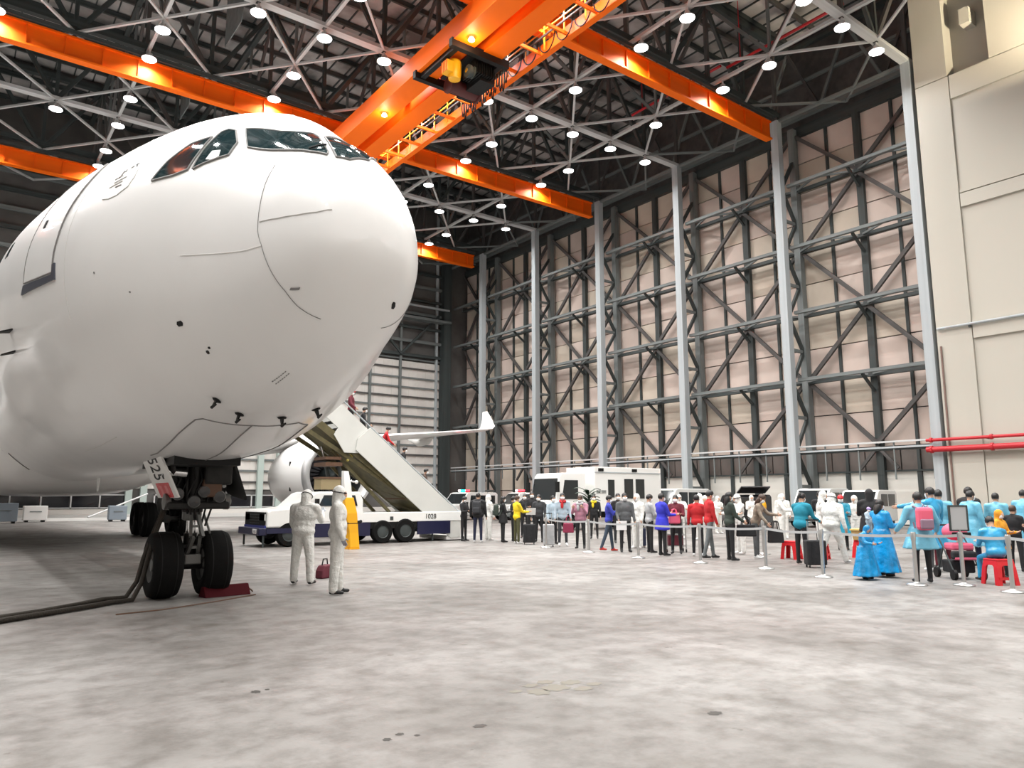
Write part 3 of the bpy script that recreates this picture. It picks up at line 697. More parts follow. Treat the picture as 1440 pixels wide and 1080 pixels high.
# wings
def foil(le, chord, z, th, y, n=14):
    pts = []
    for k in range(2 * n):
        t = k / n
        u = 1 - t if t <= 1 else t - 1
        yt = 5 * th * (.2969 * math.sqrt(u) - .126 * u - .3516 * u * u + .2843 * u ** 3 - .1036 * u ** 4)
        pts.append(Vector((y, le + u * chord, z + chord * (yt * .55 if t <= 1 else -yt))))
    return pts
ST = [(1.5, 21.2, 11.4, 3.25, .13), (2.9, 22.2, 10.6, 3.35, .13), (6, 24.2, 8.9, 3.75, .125), (9.4, 26.4, 7.4, 4.15, .12), (15, 30.1, 5.7, 4.85, .11), (22, 34.6, 4.1, 5.75, .10), (27.5, 38.2, 3.0, 6.5, .095), (29.3, 39.7, 2.4, 6.78, .09)]
for sd in (1, -1):
    w_ = MB(); w_.loft([foil(le, c, z, th, sd * y) for y, le, c, z, th in ST]); wo = w_.build('wing', M_PLANE, AP, 40)
    wl = MB(); wl.loft([foil(39.75, 2.35, 6.78, .09, sd * 29.3), foil(40.1, 2.0, 7.0, .08, sd * 29.75), foil(41.0, 1.3, 7.7, .07, sd * 30.05), foil(41.9, .7, 8.35, .06, sd * 30.3)]); wl.build('winglet', M_WHITE, wo, 40)
    for y, le, c, z in ((12.2, 33, 3.4, 4.2), (17.2, 35.2, 3.0, 4.95), (22.6, 38, 2.2, 5.75)):
        ff = MB(); ff.tube([(sd * y, le - .8, z - .15), (sd * y, le, z - .35), (sd * y, le + c * .5, z - .40), (sd * y, le + c + .6, z - .05)], [.06, .24, .26, .03], 8); ff.build('flap_fairing', M_PLANEG, wo, True)
    # engine
    ex, ey, ez = sd * 9.4, 22.0, 2.50
    e = MB().lathe([(1.18, .55), (1.20, .25), (1.27, .08), (1.36, .0), (1.44, .05), (1.52, .25), (1.60, .9), (1.62, 1.8), (1.58, 3.0), (1.44, 4.2), (1.26, 5.0), (1.20, 5.0), (1.22, 3.8)], (ex, ey, ez), 'Y', 48, False); eo = e.build('nacelle', M_PLANE, AP, True)
    MB().lathe([(1.185, .5), (1.21, .25), (1.28, .07), (1.37, -.012), (1.455, .045), (1.53, .25), (1.535, .30)], (ex, ey, ez), 'Y', 48, False).build('inlet_lip', M_CHROME if False else mat('satin_lip', (.62, .63, .64), .3, .7), eo, True)
    MB().lathe([(1.18, .5), (1.16, 1.3), (1.16, 1.65), (.0, 1.65)], (ex, ey, ez), 'Y', 40, False).build('inlet_duct', mat('dark_inlet', (.035, .035, .037), .5), eo, True)
    MB().lathe([(.02, .75), (.12, .85), (.26, 1.1), (.34, 1.4), (.34, 1.5)], (ex, ey, ez), 'Y', 20).build('spinner', M_DSTEEL, eo, True)
    for k in range(24):
        a = 2 * PI * k / 24; c_, s_ = math.cos(a), math.sin(a)
        v = [Vector((ex + c_ * r_ - s_ * o, ey + yy, ez + s_ * r_ + c_ * o)) for r_, o, yy in ((.33, -.05, 1.35), (.33, .07, 1.5), (1.14, .17, 1.58), (1.14, -.12, 1.40))]
        MB().add(v + [p + Vector((0, .02, 0)) for p in v], [(0, 1, 2, 3), (7, 6, 5, 4), (0, 4, 5, 1), (1, 5, 6, 2), (2, 6, 7, 3), (3, 7, 4, 0)]).build('fan_blade', mat('fan_blade_metal', (.10, .10, .11), .35, .7), eo)
    MB().lathe([(.85, 4.4), (.88, 5.0), (.74, 6.0), (.58, 6.6), (.55, 6.6)], (ex, ey, ez), 'Y', 28, False).build('core_nozzle', M_GEAR, eo, True)
    MB().lathe([(.46, 5.6), (.40, 6.6), (.10, 7.6)], (ex, ey, ez), 'Y', 20).build('exhaust_plug', M_GEAR, eo, True)
    for ang in (15, 165, 200):
        a = R(ang); MB().box((ex + 1.60 * math.cos(a), ey + 1.5, ez + 1.60 * math.sin(a)), (.05, .1, .22)).build('cowl_latch', M_BLACK, eo)
    pyl = MB(); pyl.loft([[Vector((ex - .22, ey + 1.2, ez + 1.5)), Vector((ex + .22, ey + 1.2, ez + 1.5)), Vector((ex + .22, ey + 6, ez + .9)), Vector((ex - .22, ey + 6, ez + .9))],
                          [Vector((ex - .18, ey + 2.6, ez + 1.98)), Vector((ex + .18, ey + 2.6, ez + 1.98)), Vector((ex + .18, ey + 8, ez + 1.6)), Vector((ex - .18, ey + 8, ez + 1.6))]]); pyl.build('pylon', M_PLANE, AP, bevel=.05)
# tail
fin = MB(); fin.loft([foil(50.5, 9.2, CZ + 2.3, .1, 0)[:0] or [Vector((p.z - 0, p.y, 0)) for p in foil(50.5, 9.2, 0, .1, 0)], ][:0] + [[Vector((p.z, p.y, z)) for p in foil(le, c, 0, .10, 0)] for le, c, z in ((50.0, 9.0, CZ + 2.2), (52.5, 7.4, CZ + 5), (57.4, 3.8, 16.6))]); fin.build('tail_fin', M_PLANE, AP, 40)
for sd in (1, -1):
    st = MB(); st.loft([foil(le, c, z, .1, sd * y) for y, le, c, z in ((.6, 53.8, 6.2, 6.1), (9.2, 58.6, 2.4, 6.9))]); st.build('tailplane', M_PLANE, AP, 40)

# nose gear
ng = empty('nose_gear', (.10, 6.67, 0)); ng.parent = AP
def wheel(cx_, cy_, cz_, r, wd, parent, hubm=M_GEARL):
    t = MB().lathe([(r * .52, -wd * .42), (r * .80, -wd * .5), (r * .94, -wd * .44), (r * .99, -wd * .28), (r, 0), (r * .99, wd * .28), (r * .94, wd * .44), (r * .80, wd * .5), (r * .52, wd * .42)], (cx_, cy_, cz_), 'X', 36, False).build('tyre', M_RUBBER, parent, True)
    MB().lathe([(r * .53, -wd * .42), (r * .50, -wd * .30), (r * .22, -wd * .22), (r * .18, -wd * .38), (.0, -wd * .38)], (cx_, cy_, cz_), 'X', 24, False).build('hub', hubm, t, 40)
    MB().lathe([(r * .53, wd * .42), (r * .50, wd * .30), (r * .22, wd * .22), (r * .18, wd * .38), (.0, wd * .38)], (cx_, cy_, cz_), 'X', 24, False).build('hub', hubm, t, 40)
    for q in (-.25, .25): MB().lathe([(r * 1.001, wd * q - .008), (r * 1.001, wd * q + .008)], (cx_, cy_, cz_), 'X', 36, False).build('tread_groove', M_BLACK, t)
    return t
for sx in (-.38, .37): wheel(sx, 0, .515, .515, .45, ng)
MB().loft([[Vector((x * w, y, z)) for x, y in ((-1, -.05), (1, -.05), (1, .5), (-1, .5))] for w, z in ((.16, 1.45), (.22, 1.75), (.42, 2.25))]).build('leg_black_block', M_BLACK, ng)  # black tapered block filling the space behind the strut
g = MB(); g.tube([(0, 0, .5), (0, -.02, 1.0)], .10, 14); g.tube([(-.5, 0, .515), (.5, 0, .515)], .09, 12); g.build('axle_strut', M_GEAR, ng, 40)
MB().tube([(0, -.02, .95), (0, -.04, 1.28)], .075, 14).build('oleo_piston', M_CHROME, ng, 40)
MB().lathe([(.11, 1.2), (.15, 1.22), (.15, 1.34), (.11, 1.36)], (0, -.04, 0), 'Z', 16).build('gland_nut', M_GEARL, ng, 40)
MB().tube([(0, -.05, 1.34), (0, -.12, 2.3)], .16, 16).build('outer_cylinder', M_GEAR, ng, 40)
for (y0, z0, y1, z1) in ((-.16, .62, -.42, .95), (-.42, .95, -.22, 1.28)):
    t_ = MB(); t_.bar((-.09, y0, z0), (-.05, y1, z1), .05, .06); t_.bar((.09, y0, z0), (.05, y1, z1), .05, .06); t_.bar((-.07, (y0 + y1) / 2, (z0 + z1) / 2), (.07, (y0 + y1) / 2, (z0 + z1) / 2), .04); t_.build('torque_link', M_GEARL, ng)
MB().box((0, -.24, .60), (.26, .12, .16)).build('tow_fitting', M_GEARL, ng, bevel=.02)
MB().box((0, -.2, .80), (.30, .06, .05)).build('tow_bar_pin', M_GEAR, ng)
MB().tube([(-.42, -.1, 1.50), (.48, -.1, 1.50)], .10, 12).build('steering_cylinder', M_GEAR, ng, 40)
for x in (-.42, .50): MB().lathe([(.06, -.05), (.13, -.03), (.13, .05), (.05, .08)], (x, -.1, 1.50), 'X', 12).build('steering_cap', M_GEARL, ng, 40)
MB().box((.05, -.1, 1.44), (.95, .34, .12)).build('steering_collar', M_GEAR, ng, bevel=.03)
for x, z in ((-.30, 1.62), (.10, 1.66), (.34, 1.58), (-.05, 1.50)):
    l_ = MB().lathe([(.04, .10), (.09, .04), (.10, -.03), (.085, -.045)], (x, -.30, z), 'Y', 14).build('taxi_light', M_GEARL, ng, 40)
    MB().lathe([(.085, -.05), (.0, -.06)], (x, -.30, z), 'Y', 14).build('taxi_light_glass', mat('dim_lens', (.02, .02, .022), .12), l_)
for a, b, r_ in (((-.30, -.1, 2.1), (.30, -.1, 2.1), .06), ((.28, .05, 1.55), (.55, .9, 2.25), .06), ((-.22, .02, 1.5), (-.5, -.6, 2.2), .05), ((.2, -.1, 1.7), (.42, -.3, 2.2), .05), ((-.12, -.2, 1.4), (-.2, -.3, 2.2), .03)):
    MB().tube([a, b], r_, 10).build('drag_brace', M_GEAR, ng, 40)
MB().tube([(-.55, -.35, 1.98), (-.20, -.35, 1.95)], .085, 12).build('actuator', M_CHROME, ng, 40)
MB().box((.30, -.12, 2.02), (.44, .5, .5)).build('valve_block', M_GEAR, ng, bevel=.04)
MB().box((.22, -.2, 1.72), (.30, .3, .3)).build('valve_block', M_BROWN, ng, bevel=.03)
for k in range(7):
    x = -.32 + .11 * k
    MB().tube([(x, -.22, 2.15), (x + .05, -.32, 1.85), (x - .04, -.26, 1.6), (x * .5, -.2, 1.35 - .04 * k)], .016, 6).build('hydraulic_line', M_BLACK if k % 2 else M_GEAR, ng)
MB().tube([(.20, -.22, .72), (.26, -.18, 1.0), (.16, -.14, 1.3)], .018, 6).build('brake_hose', M_GEARL, ng)
# open wheel bay doors
bay = MB(); bay.box((0, 6.6, 2.20), (.96, 2.3, .30)); bay.build('gear_bay', M_BLACK, AP)
dr = MB().add([(-.60, 5.95, 2.25), (-.60, 7.35, 2.25), (-.28, 7.35, 1.56), (-.28, 5.95, 1.56), (-.57, 5.95, 2.26), (-.57, 7.35, 2.26), (-.25, 7.35, 1.57), (-.25, 5.95, 1.57)],
              [(0, 1, 2, 3), (7, 6, 5, 4), (0, 4, 5, 1), (1, 5, 6, 2), (2, 6, 7, 3), (3, 7, 4, 0)]).build('gear_door', M_WHITE, AP); dr['label'] = 'white nose gear door marked 525 with a red patch'
ddir = Vector((.32, 0, -.69)).normalized(); nrm = Vector((-.69, 0, -.32)).normalized()
def on_door(u, v, off=.006): return Vector((-.60, 5.95 + u * 1.4, 2.25)) + ddir * (v * .76) + nrm * off
q = Matrix((ddir, Vector((0, -1, 0)), nrm)).transposed()
qf = Matrix((Vector((0, -1, 0)), -ddir, nrm)).transposed()
tx = text('door_number', '525', .44, M_BLACK, dr, on_door(.5, .34), (0, 0, 0), .002, 1.35); tx.rotation_euler = q.to_euler(); tx.scale = (.62, 2.1, 1)
rb = MB().add([on_door(u, v, .005) for u, v in ((.16, .66), (.80, .66), (.80, .99), (.16, .99))] + [on_door(u, v, .001) for u, v in ((.16, .66), (.80, .66), (.80, .99), (.16, .99))], [(0, 1, 2, 3), (7, 6, 5, 4), (0, 4, 5, 1), (1, 5, 6, 2), (2, 6, 7, 3), (3, 7, 4, 0)]).build('red_patch', M_RED, dr)
for k in range(2): MB().add([on_door(u, v, .008) for u, v in ((.28 + .25 * k, .72), (.40 + .25 * k, .72), (.40 + .25 * k, .93), (.28 + .25 * k, .93))], [(0, 1, 2, 3)]).build('patch_mark', mat('pale_red_mark', (.75, .2, .2), .5), dr)
for nm, vv, m_ in (('gear_door', [(.62, 6.4, 2.20), (.62, 7.9, 2.20), (1.02, 7.9, 1.62), (1.02, 6.9, 1.52)], M_BLACK),):
    MB().add([Vector(p) for p in vv] + [Vector(p) + Vector((.04, 0, .02)) for p in vv], [(0, 1, 2, 3), (7, 6, 5, 4), (0, 4, 5, 1), (1, 5, 6, 2), (2, 6, 7, 3), (3, 7, 4, 0)]).build(nm, m_, AP)
MB().add([(.60, 6.9, 2.22), (1.12, 8.2, 2.25), (.92, 8.1, 1.50), (.74, 7.4, 1.42), (.64, 6.9, 2.22), (1.16, 8.2, 2.25), (.96, 8.1, 1.50), (.78, 7.4, 1.42)], [(0, 1, 2, 3), (7, 6, 5, 4), (0, 4, 5, 1), (1, 5, 6, 2), (2, 6, 7, 3), (3, 7, 4, 0)]).build('gear_door_link', M_GEAR, AP)
MB().tube([(.55, 6.6, 2.3), (.60, 6.7, 1.9), (.66, 6.9, 1.75)], .03, 6).build('door_rod', M_WHITE, AP)
# main gear
for sd in (1, -1):
    mg = empty('main_gear', (sd * 4.2, 28.6, 0)); mg.parent = AP
    for yy in (-.95, .95):
        for xx in (-.70, .70): wheel(xx, yy, .70, .70, .52, mg, M_GEAR)
        MB().tube([(-.8, yy, .70), (.8, yy, .70)], .10, 10).build('axle', M_GEAR, mg)
    MB().tube([(0, -1.1, .72), (0, 1.1, .72)], .16, 10).build('bogie_beam', M_GEAR, mg)
    MB().tube([(0, 0, .7), (-sd * .1, .1, 3.4)], .19, 14).build('main_strut', M_GEARL, mg, 40)
    MB().tube([(0, 0, 2.0), (-sd * 1.6, 0, 3.2)], .10, 10).build('side_stay', M_GEAR, mg, 40)
    MB().box((sd * .5, .1, 2.5), (.05, 1.7, 1.4)).build('leg_door', M_PLANE, mg)

# ------------------------------------------------------------------ people: one continuous remeshed body each, clothing by zone, hair / mask / visor as parts
SKIN = mat('skin', (0.56, 0.34, 0.24), 0.55)
HAIRB = mat('black_hair', (0.010, 0.009, 0.009), 0.45)
HAIRN = mat('brown_hair', (0.05, 0.025, 0.015), 0.5)
SHOEB = mat('black_shoe', (0.012, 0.012, 0.013), 0.5)
SHOEW = mat('white_shoe', (0.75, 0.75, 0.75), 0.6)
SHOER = mat('red_shoe', (0.50, 0.03, 0.02), 0.5)
EYE = mat('dark_eye', (0.01, 0.008, 0.008), 0.2)
def cloth(n, c, b=.35): return mat(n, c, .8, var=.18, scale=6, bump=b, bscale=9)
C_BLACK = cloth('black_cloth', (.012, .012, .014)); C_DARK = cloth('charcoal_cloth', (.035, .037, .042)); C_NAVY = cloth('navy_cloth', (.012, .016, .045))
C_PPE = mat('white_coverall', (.76, .76, .73), .65, var=.10, scale=7, bump=1.0, bscale=13); C_PPEG = mat('grey_glove', (.33, .33, .38), .6); GLOVE = mat('pale_glove', (.62, .66, .72), .5)
C_YEL = cloth('yellow_cloth', (.82, .60, .015)); C_OLIVE = cloth('olive_cloth', (.075, .075, .03)); C_LBLUE = cloth('pale_blue_cloth', (.42, .52, .60))
C_REDC = cloth('red_cloth', (.50, .015, .02)); C_PINKC = cloth('mauve_cloth', (.42, .20, .27)); C_ROYAL = cloth('royal_blue_cloth', (.03, .035, .52))
C_BLUE = cloth('blue_cloth', (.035, .05, .40)); C_GREY = cloth('grey_cloth', (.10, .105, .11)); C_LGREY = cloth('pale_grey_cloth', (.42, .43, .44)); C_JEAN = cloth('jeans_cloth', (.04, .06, .09))
C_MAROON = cloth('maroon_cloth', (.13, .012, .025)); C_CAMO = mat('brown_camouflage', (.16, .12, .09), .8, scale=9, col2=(.34, .28, .22)); C_TEAL = cloth('teal_cloth', (.01, .23, .33))
C_GTROU = cloth('grey_trouser', (.13, .145, .15)); C_ORANGE = cloth('amber_cloth', (.75, .33, .02)); C_GREEN = cloth('dark_green_cloth', (.035, .05, .04))
GOWN = mat('blue_plastic_gown', (.03, .31, .56), .28, var=.25, scale=4, bump=.8, bscale=6, coat=.2); GOWN2 = mat('bright_blue_poncho', (.005, .28, .62), .25, var=.3, scale=5, bump=.9, bscale=7, coat=.3); GOWN3 = mat('pale_blue_gown', (.17, .49, .66), .35, var=.2, scale=4, bump=.8, bscale=6)
GOWNT = mat('teal_blue_gown', (.015, .28, .42), .35, var=.2, scale=5, bump=.8, bscale=7)
MASKW = mat('white_face_mask', (.80, .82, .83), .7); MASKB = mat('pale_blue_mask', (.45, .60, .70), .7); GOGG = mat('dark_goggle', (.03, .03, .035), .15)

def _cap(a, b, ra, rb, n=10):
    """closed tapered capsule"""
    a = Vector(a); b = Vector(b); d = (b - a); L = max(d.length, 1e-4); d = d / L
    pts, rs = [], []
    for t in (1.0, .75, .4): pts.append(a - d * ra * math.sin(t * PI / 2)); rs.append(max(.002, ra * math.cos(t * PI / 2)))
    for t in (0, .5, 1): pts.append(a + d * L * t); rs.append(ra + (rb - ra) * t)
    for t in (.4, .75, 1.0): pts.append(b + d * rb * math.sin(t * PI / 2)); rs.append(max(.002, rb * math.cos(t * PI / 2)))
    m = MB(); m.tube(pts, rs, n); return m
def _dir(sw, out, side):
    return Vector((side * math.sin(R(out)), math.cos(R(out)) * math.sin(R(sw)), -math.cos(R(out)) * math.cos(R(sw))))
PEOPLE = []
ARM_HANG = (6, 9, 12, 0); ARM_BACKISH = (-8, 10, 15, 0); ARM_HOLD = (18, 8, 80, 12); ARM_PHONE = (30, 6, 105, 14); ARM_CARRY = (2, 10, 6, 0); ARM_POINT = (100, 42, 4, -10); ARM_WORK = (40, 14, 45, 8); ARM_UP = (60, 20, 110, 10)
LEG_ST = (0, 3, 0)
def person(name_label, pos, face, h=1.66, top=C_BLACK, legs=C_BLACK, shoes=SHOEB, hair='short', hairm=HAIRB, mask=MASKW, hood=None, style='jacket', la=ARM_HANG, ra=ARM_HANG, ll=LEG_ST, rl=LEG_ST,
           lean=0.0, nod=8.0, turn=0.0, goggles=False, hand=None, bulk=1.0, z0=None, group=None, cat='person', cap=None, scarf=None, long=0.0):
    PEOPLE.append(dict(label=name_label, pos=pos, face=face, h=h, top=top, legs=legs, shoes=shoes, hair=hair, hairm=hairm, mask=mask, hood=hood, style=style, la=la, ra=ra, ll=ll, rl=rl, lean=lean, nod=nod,
                       turn=turn, goggles=goggles, hand=hand, bulk=bulk, z0=z0, group=group, cat=cat, cap=cap, scarf=scarf, long=long))

def _ell(c, r, rot):
    m = MB(); m.ball(c, r, 14, 10, rot); return m
def hand_mesh(wrist, d, palm_n, s, side):
    """palm, four unequal bent fingers and a thumb leaving the palm's side"""
    d = d.normalized(); n = (palm_n - d * palm_n.dot(d)).normalized(); w = d.cross(n) * side
    b = MB(); B = Matrix((w, n, d)).transposed()
    b.ball(wrist + d * .045 * s, (.040 * s, .016 * s, .052 * s), 8, 6, B)
    for k, ln in enumerate((.062, .072, .068, .052)):
        o = wrist + d * .080 * s + w * (.027 - .018 * k) * s
        p1 = o + d * ln * .45 * s + n * .004 * s; p2 = p1 + (d * .8 + n * .6) * ln * .35 * s; p3 = p2 + (d * .45 + n * .9) * ln * .28 * s
        b.tube([o - d * .02 * s, p1, p2, p3], [.0095 * s, .009 * s, .008 * s, .006 * s], 5)
    o = wrist + d * .025 * s + w * .030 * s
    p1 = o + (d * .5 + w * .75 + n * .2) * .035 * s; p2 = p1 + (d * .85 + w * .2 + n * .35) * .034 * s
    b.tube([o - w * .012 * s, p1, p2], [.011 * s, .010 * s, .007 * s], 5)
    return b

def build_people():
    jobs = []
    for P in PEOPLE:
        s = P['h'] / 1.70; bulk = P['bulk']; prims = []          # (kind, data, tag)
        L = R(P['lean']); Rx = Matrix.Rotation(-L, 3, 'X')
        def up(v):                                                # bend the upper body about the hips
            v = Vector(v); o = Vector((0, 0, .93)); return (Rx @ (v - o) + o) * s
        def cap_(a, b, ra, rb, t): prims.append(('c', Vector(a), Vector(b), ra * s, rb * s, t))
        def ell_(c, r, rot, t): prims.append(('e', Vector(c), Vector(r) * s, rot, t))
        I = Matrix.Identity(3)
        coat = P['style']; k_ = 1.0 * bulk if coat == 'shirt' else (1.18 if coat == 'coverall' else 1.10) * bulk
        head = up((0, .015, 1.585)); Rh = Rx @ Matrix.Rotation(R(P['turn']), 3, 'Z') @ Matrix.Rotation(-R(P['nod']), 3, 'X')
        def hd(v): return head + (Rh @ Vector(v)) * s
        # head: skull, face, jaw, nose, ears, neck
        ell_(hd((0, -.008, .022)), (.076, .095, .095), Rh, 'skin'); ell_(hd((0, .012, -.045)), (.060, .076, .075), Rh, 'skin')
        cap_(hd((0, .088, .010)), hd((0, .104, -.022)), .012, .016, 'skin')
        for q in (-1, 1): ell_(hd((q * .078, -.005, -.012)), (.012, .022, .032), Rh, 'skin')
        cap_(up((0, -.012, 1.40)), hd((0, -.015, -.06)), .056, .052, 'skin')
        # torso
        ell_(up((0, -.005, 1.25)), (.172 * k_, .112 * k_, .205), Rx, 'top'); ell_(up((0, .008, 1.06)), (.150 * k_, .108 * k_, .19), Rx, 'top'); cap_(up((-.145, -.012, 1.385)), up((.145, -.012, 1.385)), .066 * k_, .066 * k_, 'top')
        cap_(up((0, -.015, 1.36)), up((0, -.012, 1.445)), .085, .066, 'top')
        pt = 'legs' if coat in ('shirt', 'jacket') else 'top'
        ell_(up((0, -.008, .95)), (.160 * k_, .118 * k_, .13), I, pt if coat == 'shirt' else 'top')
        # legs
        low = 1e9; feet = []
        for side, lg in ((-1, P['ll']), (1, P['rl'])):
            hip = Vector((side * .088, 0, .90)) * s; dt = _dir(lg[0], lg[1], side); knee = hip + dt * .435 * s
            ds = _dir(lg[0] - lg[2], lg[1] * .5, side); ank = knee + ds * .395 * s
            wide = 1.42 if coat in ('coverall',) else (1.0)
            lt = 'top' if coat == 'coverall' else 'legs'
            cap_(hip, knee, .083 * wide, .060 * wide, lt); cap_(knee, ank, .060 * wide, .046 * wide * (1.12 if coat == 'coverall' else 1), lt)
            fz = Vector((0, 1, 0)) if lg[2] < 70 or lg[0] > 40 else Vector((0, .5, -.85))
            heel = ank + Vector((0, -.025, -.045)) * s; toe = ank + Vector((side * .02, .145, -.052)) * s if fz.y > .9 else ank + Vector((0, .05, -.15)) * s
            cap_(heel, toe, .040, .032, 'shoe'); cap_(ank, ank + Vector((0, .05, -.035)) * s, .044, .040, 'shoe')
            low = min(low, (min(heel.z, toe.z) - .040 * s)); feet.append(ank)
        # skirts of coats and gowns
        if coat in ('coat', 'gown', 'poncho'):
            hem = {'coat': .70, 'gown': .46, 'poncho': .09}[coat] if not P['long'] else P['long']
            fl_ = {'coat': .205, 'gown': .27, 'poncho': .31}[coat]
            mid_leg = (feet[0] + feet[1]) / 2
            rg = []; nf = 9
            for t in (0, .2, .45, .7, .9, 1.0):
                z = 1.02 + (hem - 1.02) * t; ring = []
                for k in range(36):
                    a = 2 * PI * k / 36; w_ = 1 + (.07 * t * math.sin(nf * a + P['pos'][0] * 9 + t * 2) if coat != 'coat' else .02 * t * math.sin(5 * a))
                    ring.append(Vector(((.165 + (fl_ - .165) * t) * k_ * w_ * math.cos(a), .01 + (.125 + (fl_ * .78 - .125) * t) * k_ * w_ * math.sin(a), z)) * s)
                rg.append(ring)
            prims.append(('s', rg, (1.02 * s, hem * s, .165 * k_ * s, fl_ * k_ * s, .78), 'top'))
        # arms
        hands = []
        for side, ar in ((-1, P['la']), (1, P['ra'])):
            sh_ = up((side * .185 * (0.5 + .5 * k_), -.012, 1.375)); du = _dir(ar[0], ar[1], side); el = sh_ + du * .285 * s
            df = _dir(ar[0] + ar[2], ar[1] * .5 - ar[3] * 1.6, side); wr_ = el + df * .235 * s
            at = 'top'; f_ = 1.32 if coat in ('gown', 'poncho', 'coverall') else 1.08
            cap_(sh_, el, .060 * f_ * (.6 + .4 * bulk), .047 * f_, at); cap_(el, wr_, .047 * f_, .036 * f_, at)
            pn = Vector((-side, .25, 0)) if ar[2] < 60 else Vector((-side * .3, .1, 1.0))
            hands.append((wr_, df, pn, side))
        if P['hood'] is not None:
            ell_(hd((0, -.022, .018)), (.103, .108, .122), Rh, 'hood'); cap_(up((0, -.03, 1.42)), hd((0, -.03, -.03)), .088, .095, 'hood')
            ell_(hd((0, .045, -.018)), (.070, .075, .088), Rh, 'skin')
        m = MB()
        for p in prims:
            q = _cap(p[1], p[2], p[3], p[4]) if p[0] == 'c' else MB().loft(p[1]) if p[0] == 's' else _ell(p[1], p[2], p[3])
            m.add(q.v, q.f)
        t_ = bpy.data.objects.new('tmp', m.mesh('tmp', SKIN)); COL.objects.link(t_)
        rm = t_.modifiers.new('r', 'REMESH'); rm.mode = 'VOXEL'; rm.voxel_size = (.0155 if P.get('fine') or P['h'] and Vector(P['pos'][:2]).length < 15 else .021); rm.use_smooth_shade = True
        sm = t_.modifiers.new('s', 'SMOOTH'); sm.iterations = 2; sm.factor = .5
        jobs.append((P, t_, prims, hands, low, head, Rh, s, hd, up))
    dg = bpy.context.evaluated_depsgraph_get()
    for P, t_, prims, hands, low, head, Rh, s, hd, up in jobs:
        me = bpy.data.meshes.new_from_object(t_.evaluated_get(dg)); me.name = 'body'
        bpy.data.objects.remove(t_)
        tags = ['skin', 'top', 'legs', 'shoe', 'hood']
        n = len(me.polygons); cen = np.empty(n * 3); me.polygons.foreach_get('center', cen); cen = cen.reshape(n, 3)
        best = np.full(n, 1e9); idx = np.zeros(n, int)
        for p in prims:
            if p[0] == 'c':
                a = np.array(p[1]); d = np.array(p[2]) - a; t = np.clip(((cen - a) @ d) / max(1e-9, d @ d), 0, 1)
                D = np.linalg.norm(cen - a - t[:, None] * d, axis=1) - (p[3] + (p[4] - p[3]) * t); tg = p[5]
            elif p[0] == 's':
                zt, zh, r0, r1, fy = p[2]; t = (zt - cen[:, 2]) / (zt - zh); rr = r0 + (r1 - r0) * np.clip(t, 0, 1)
                D = np.hypot(cen[:, 0], cen[:, 1] / (fy + .22 * (1 - np.clip(t, 0, 1)))) - rr * 1.05; D = np.where((t < -.05) | (t > 1.04), 1.0, np.where(t > .93, np.minimum(D, .0), D)); tg = p[3]
            else:
                q = (cen - np.array(p[1])) @ np.array(p[3]); rr = np.array(p[2]); D = (np.linalg.norm(q / rr, axis=1) - 1) * rr.min(); tg = p[4]
            w_ = D < best - 1e-6; best[w_] = D[w_]; idx[w_] = tags.index(tg)
        if P['hood'] is not None:                                  # only the open face of a hood shows skin
            q = (cen - np.array(head)) @ np.array(Rh) / s
            isk = (idx == 0); face_ = (q[:, 1] > .045) & (np.abs(q[:, 0]) < .062) & (q[:, 2] < .065)
            idx[isk & ~face_] = 4
        me.materials.clear()
        for m_ in (SKIN, P['top'], P['legs'], P['shoes'], P['hood'] or P['top'], P['hand'] or SKIN, EYE): me.materials.append(m_)
        me.polygons.foreach_set('material_index', idx.astype(np.int32))
        bm = bmesh.new(); bm.from_mesh(me)
        def join(mb, mi):
            vs = [bm.verts.new(v) for v in mb.v]
            for f in mb.f:
                try: fc = bm.faces.new([vs[i] for i in f]); fc.material_index = mi; fc.smooth = True
                except ValueError: pass
        for wr_, df, pn, side in hands: join(hand_mesh(wr_ - df * .012 * s, df, pn, s, side), 5)
        for q in (-1, 1):
            e = MB(); e.ball(hd((q * .031, .079, .012)), (.012 * s, .006 * s, .007 * s), 6, 4, Rh); join(e, 6)
        bmesh.ops.recalc_face_normals(bm, faces=bm.faces)
        bm.to_mesh(me); bm.free(); me.polygons.foreach_set('use_smooth', [True] * len(me.polygons))
        o = bpy.data.objects.new('person', me); COL.objects.link(o)
        z = P['pos'][2] if len(P['pos']) > 2 else 0.0
        o.location = (P['pos'][0], P['pos'][1], z - low + .004); o.rotation_euler = (0, 0, R(-(37 + P['face'])))
        tag(o, P['label'], P['cat'], P['group'])
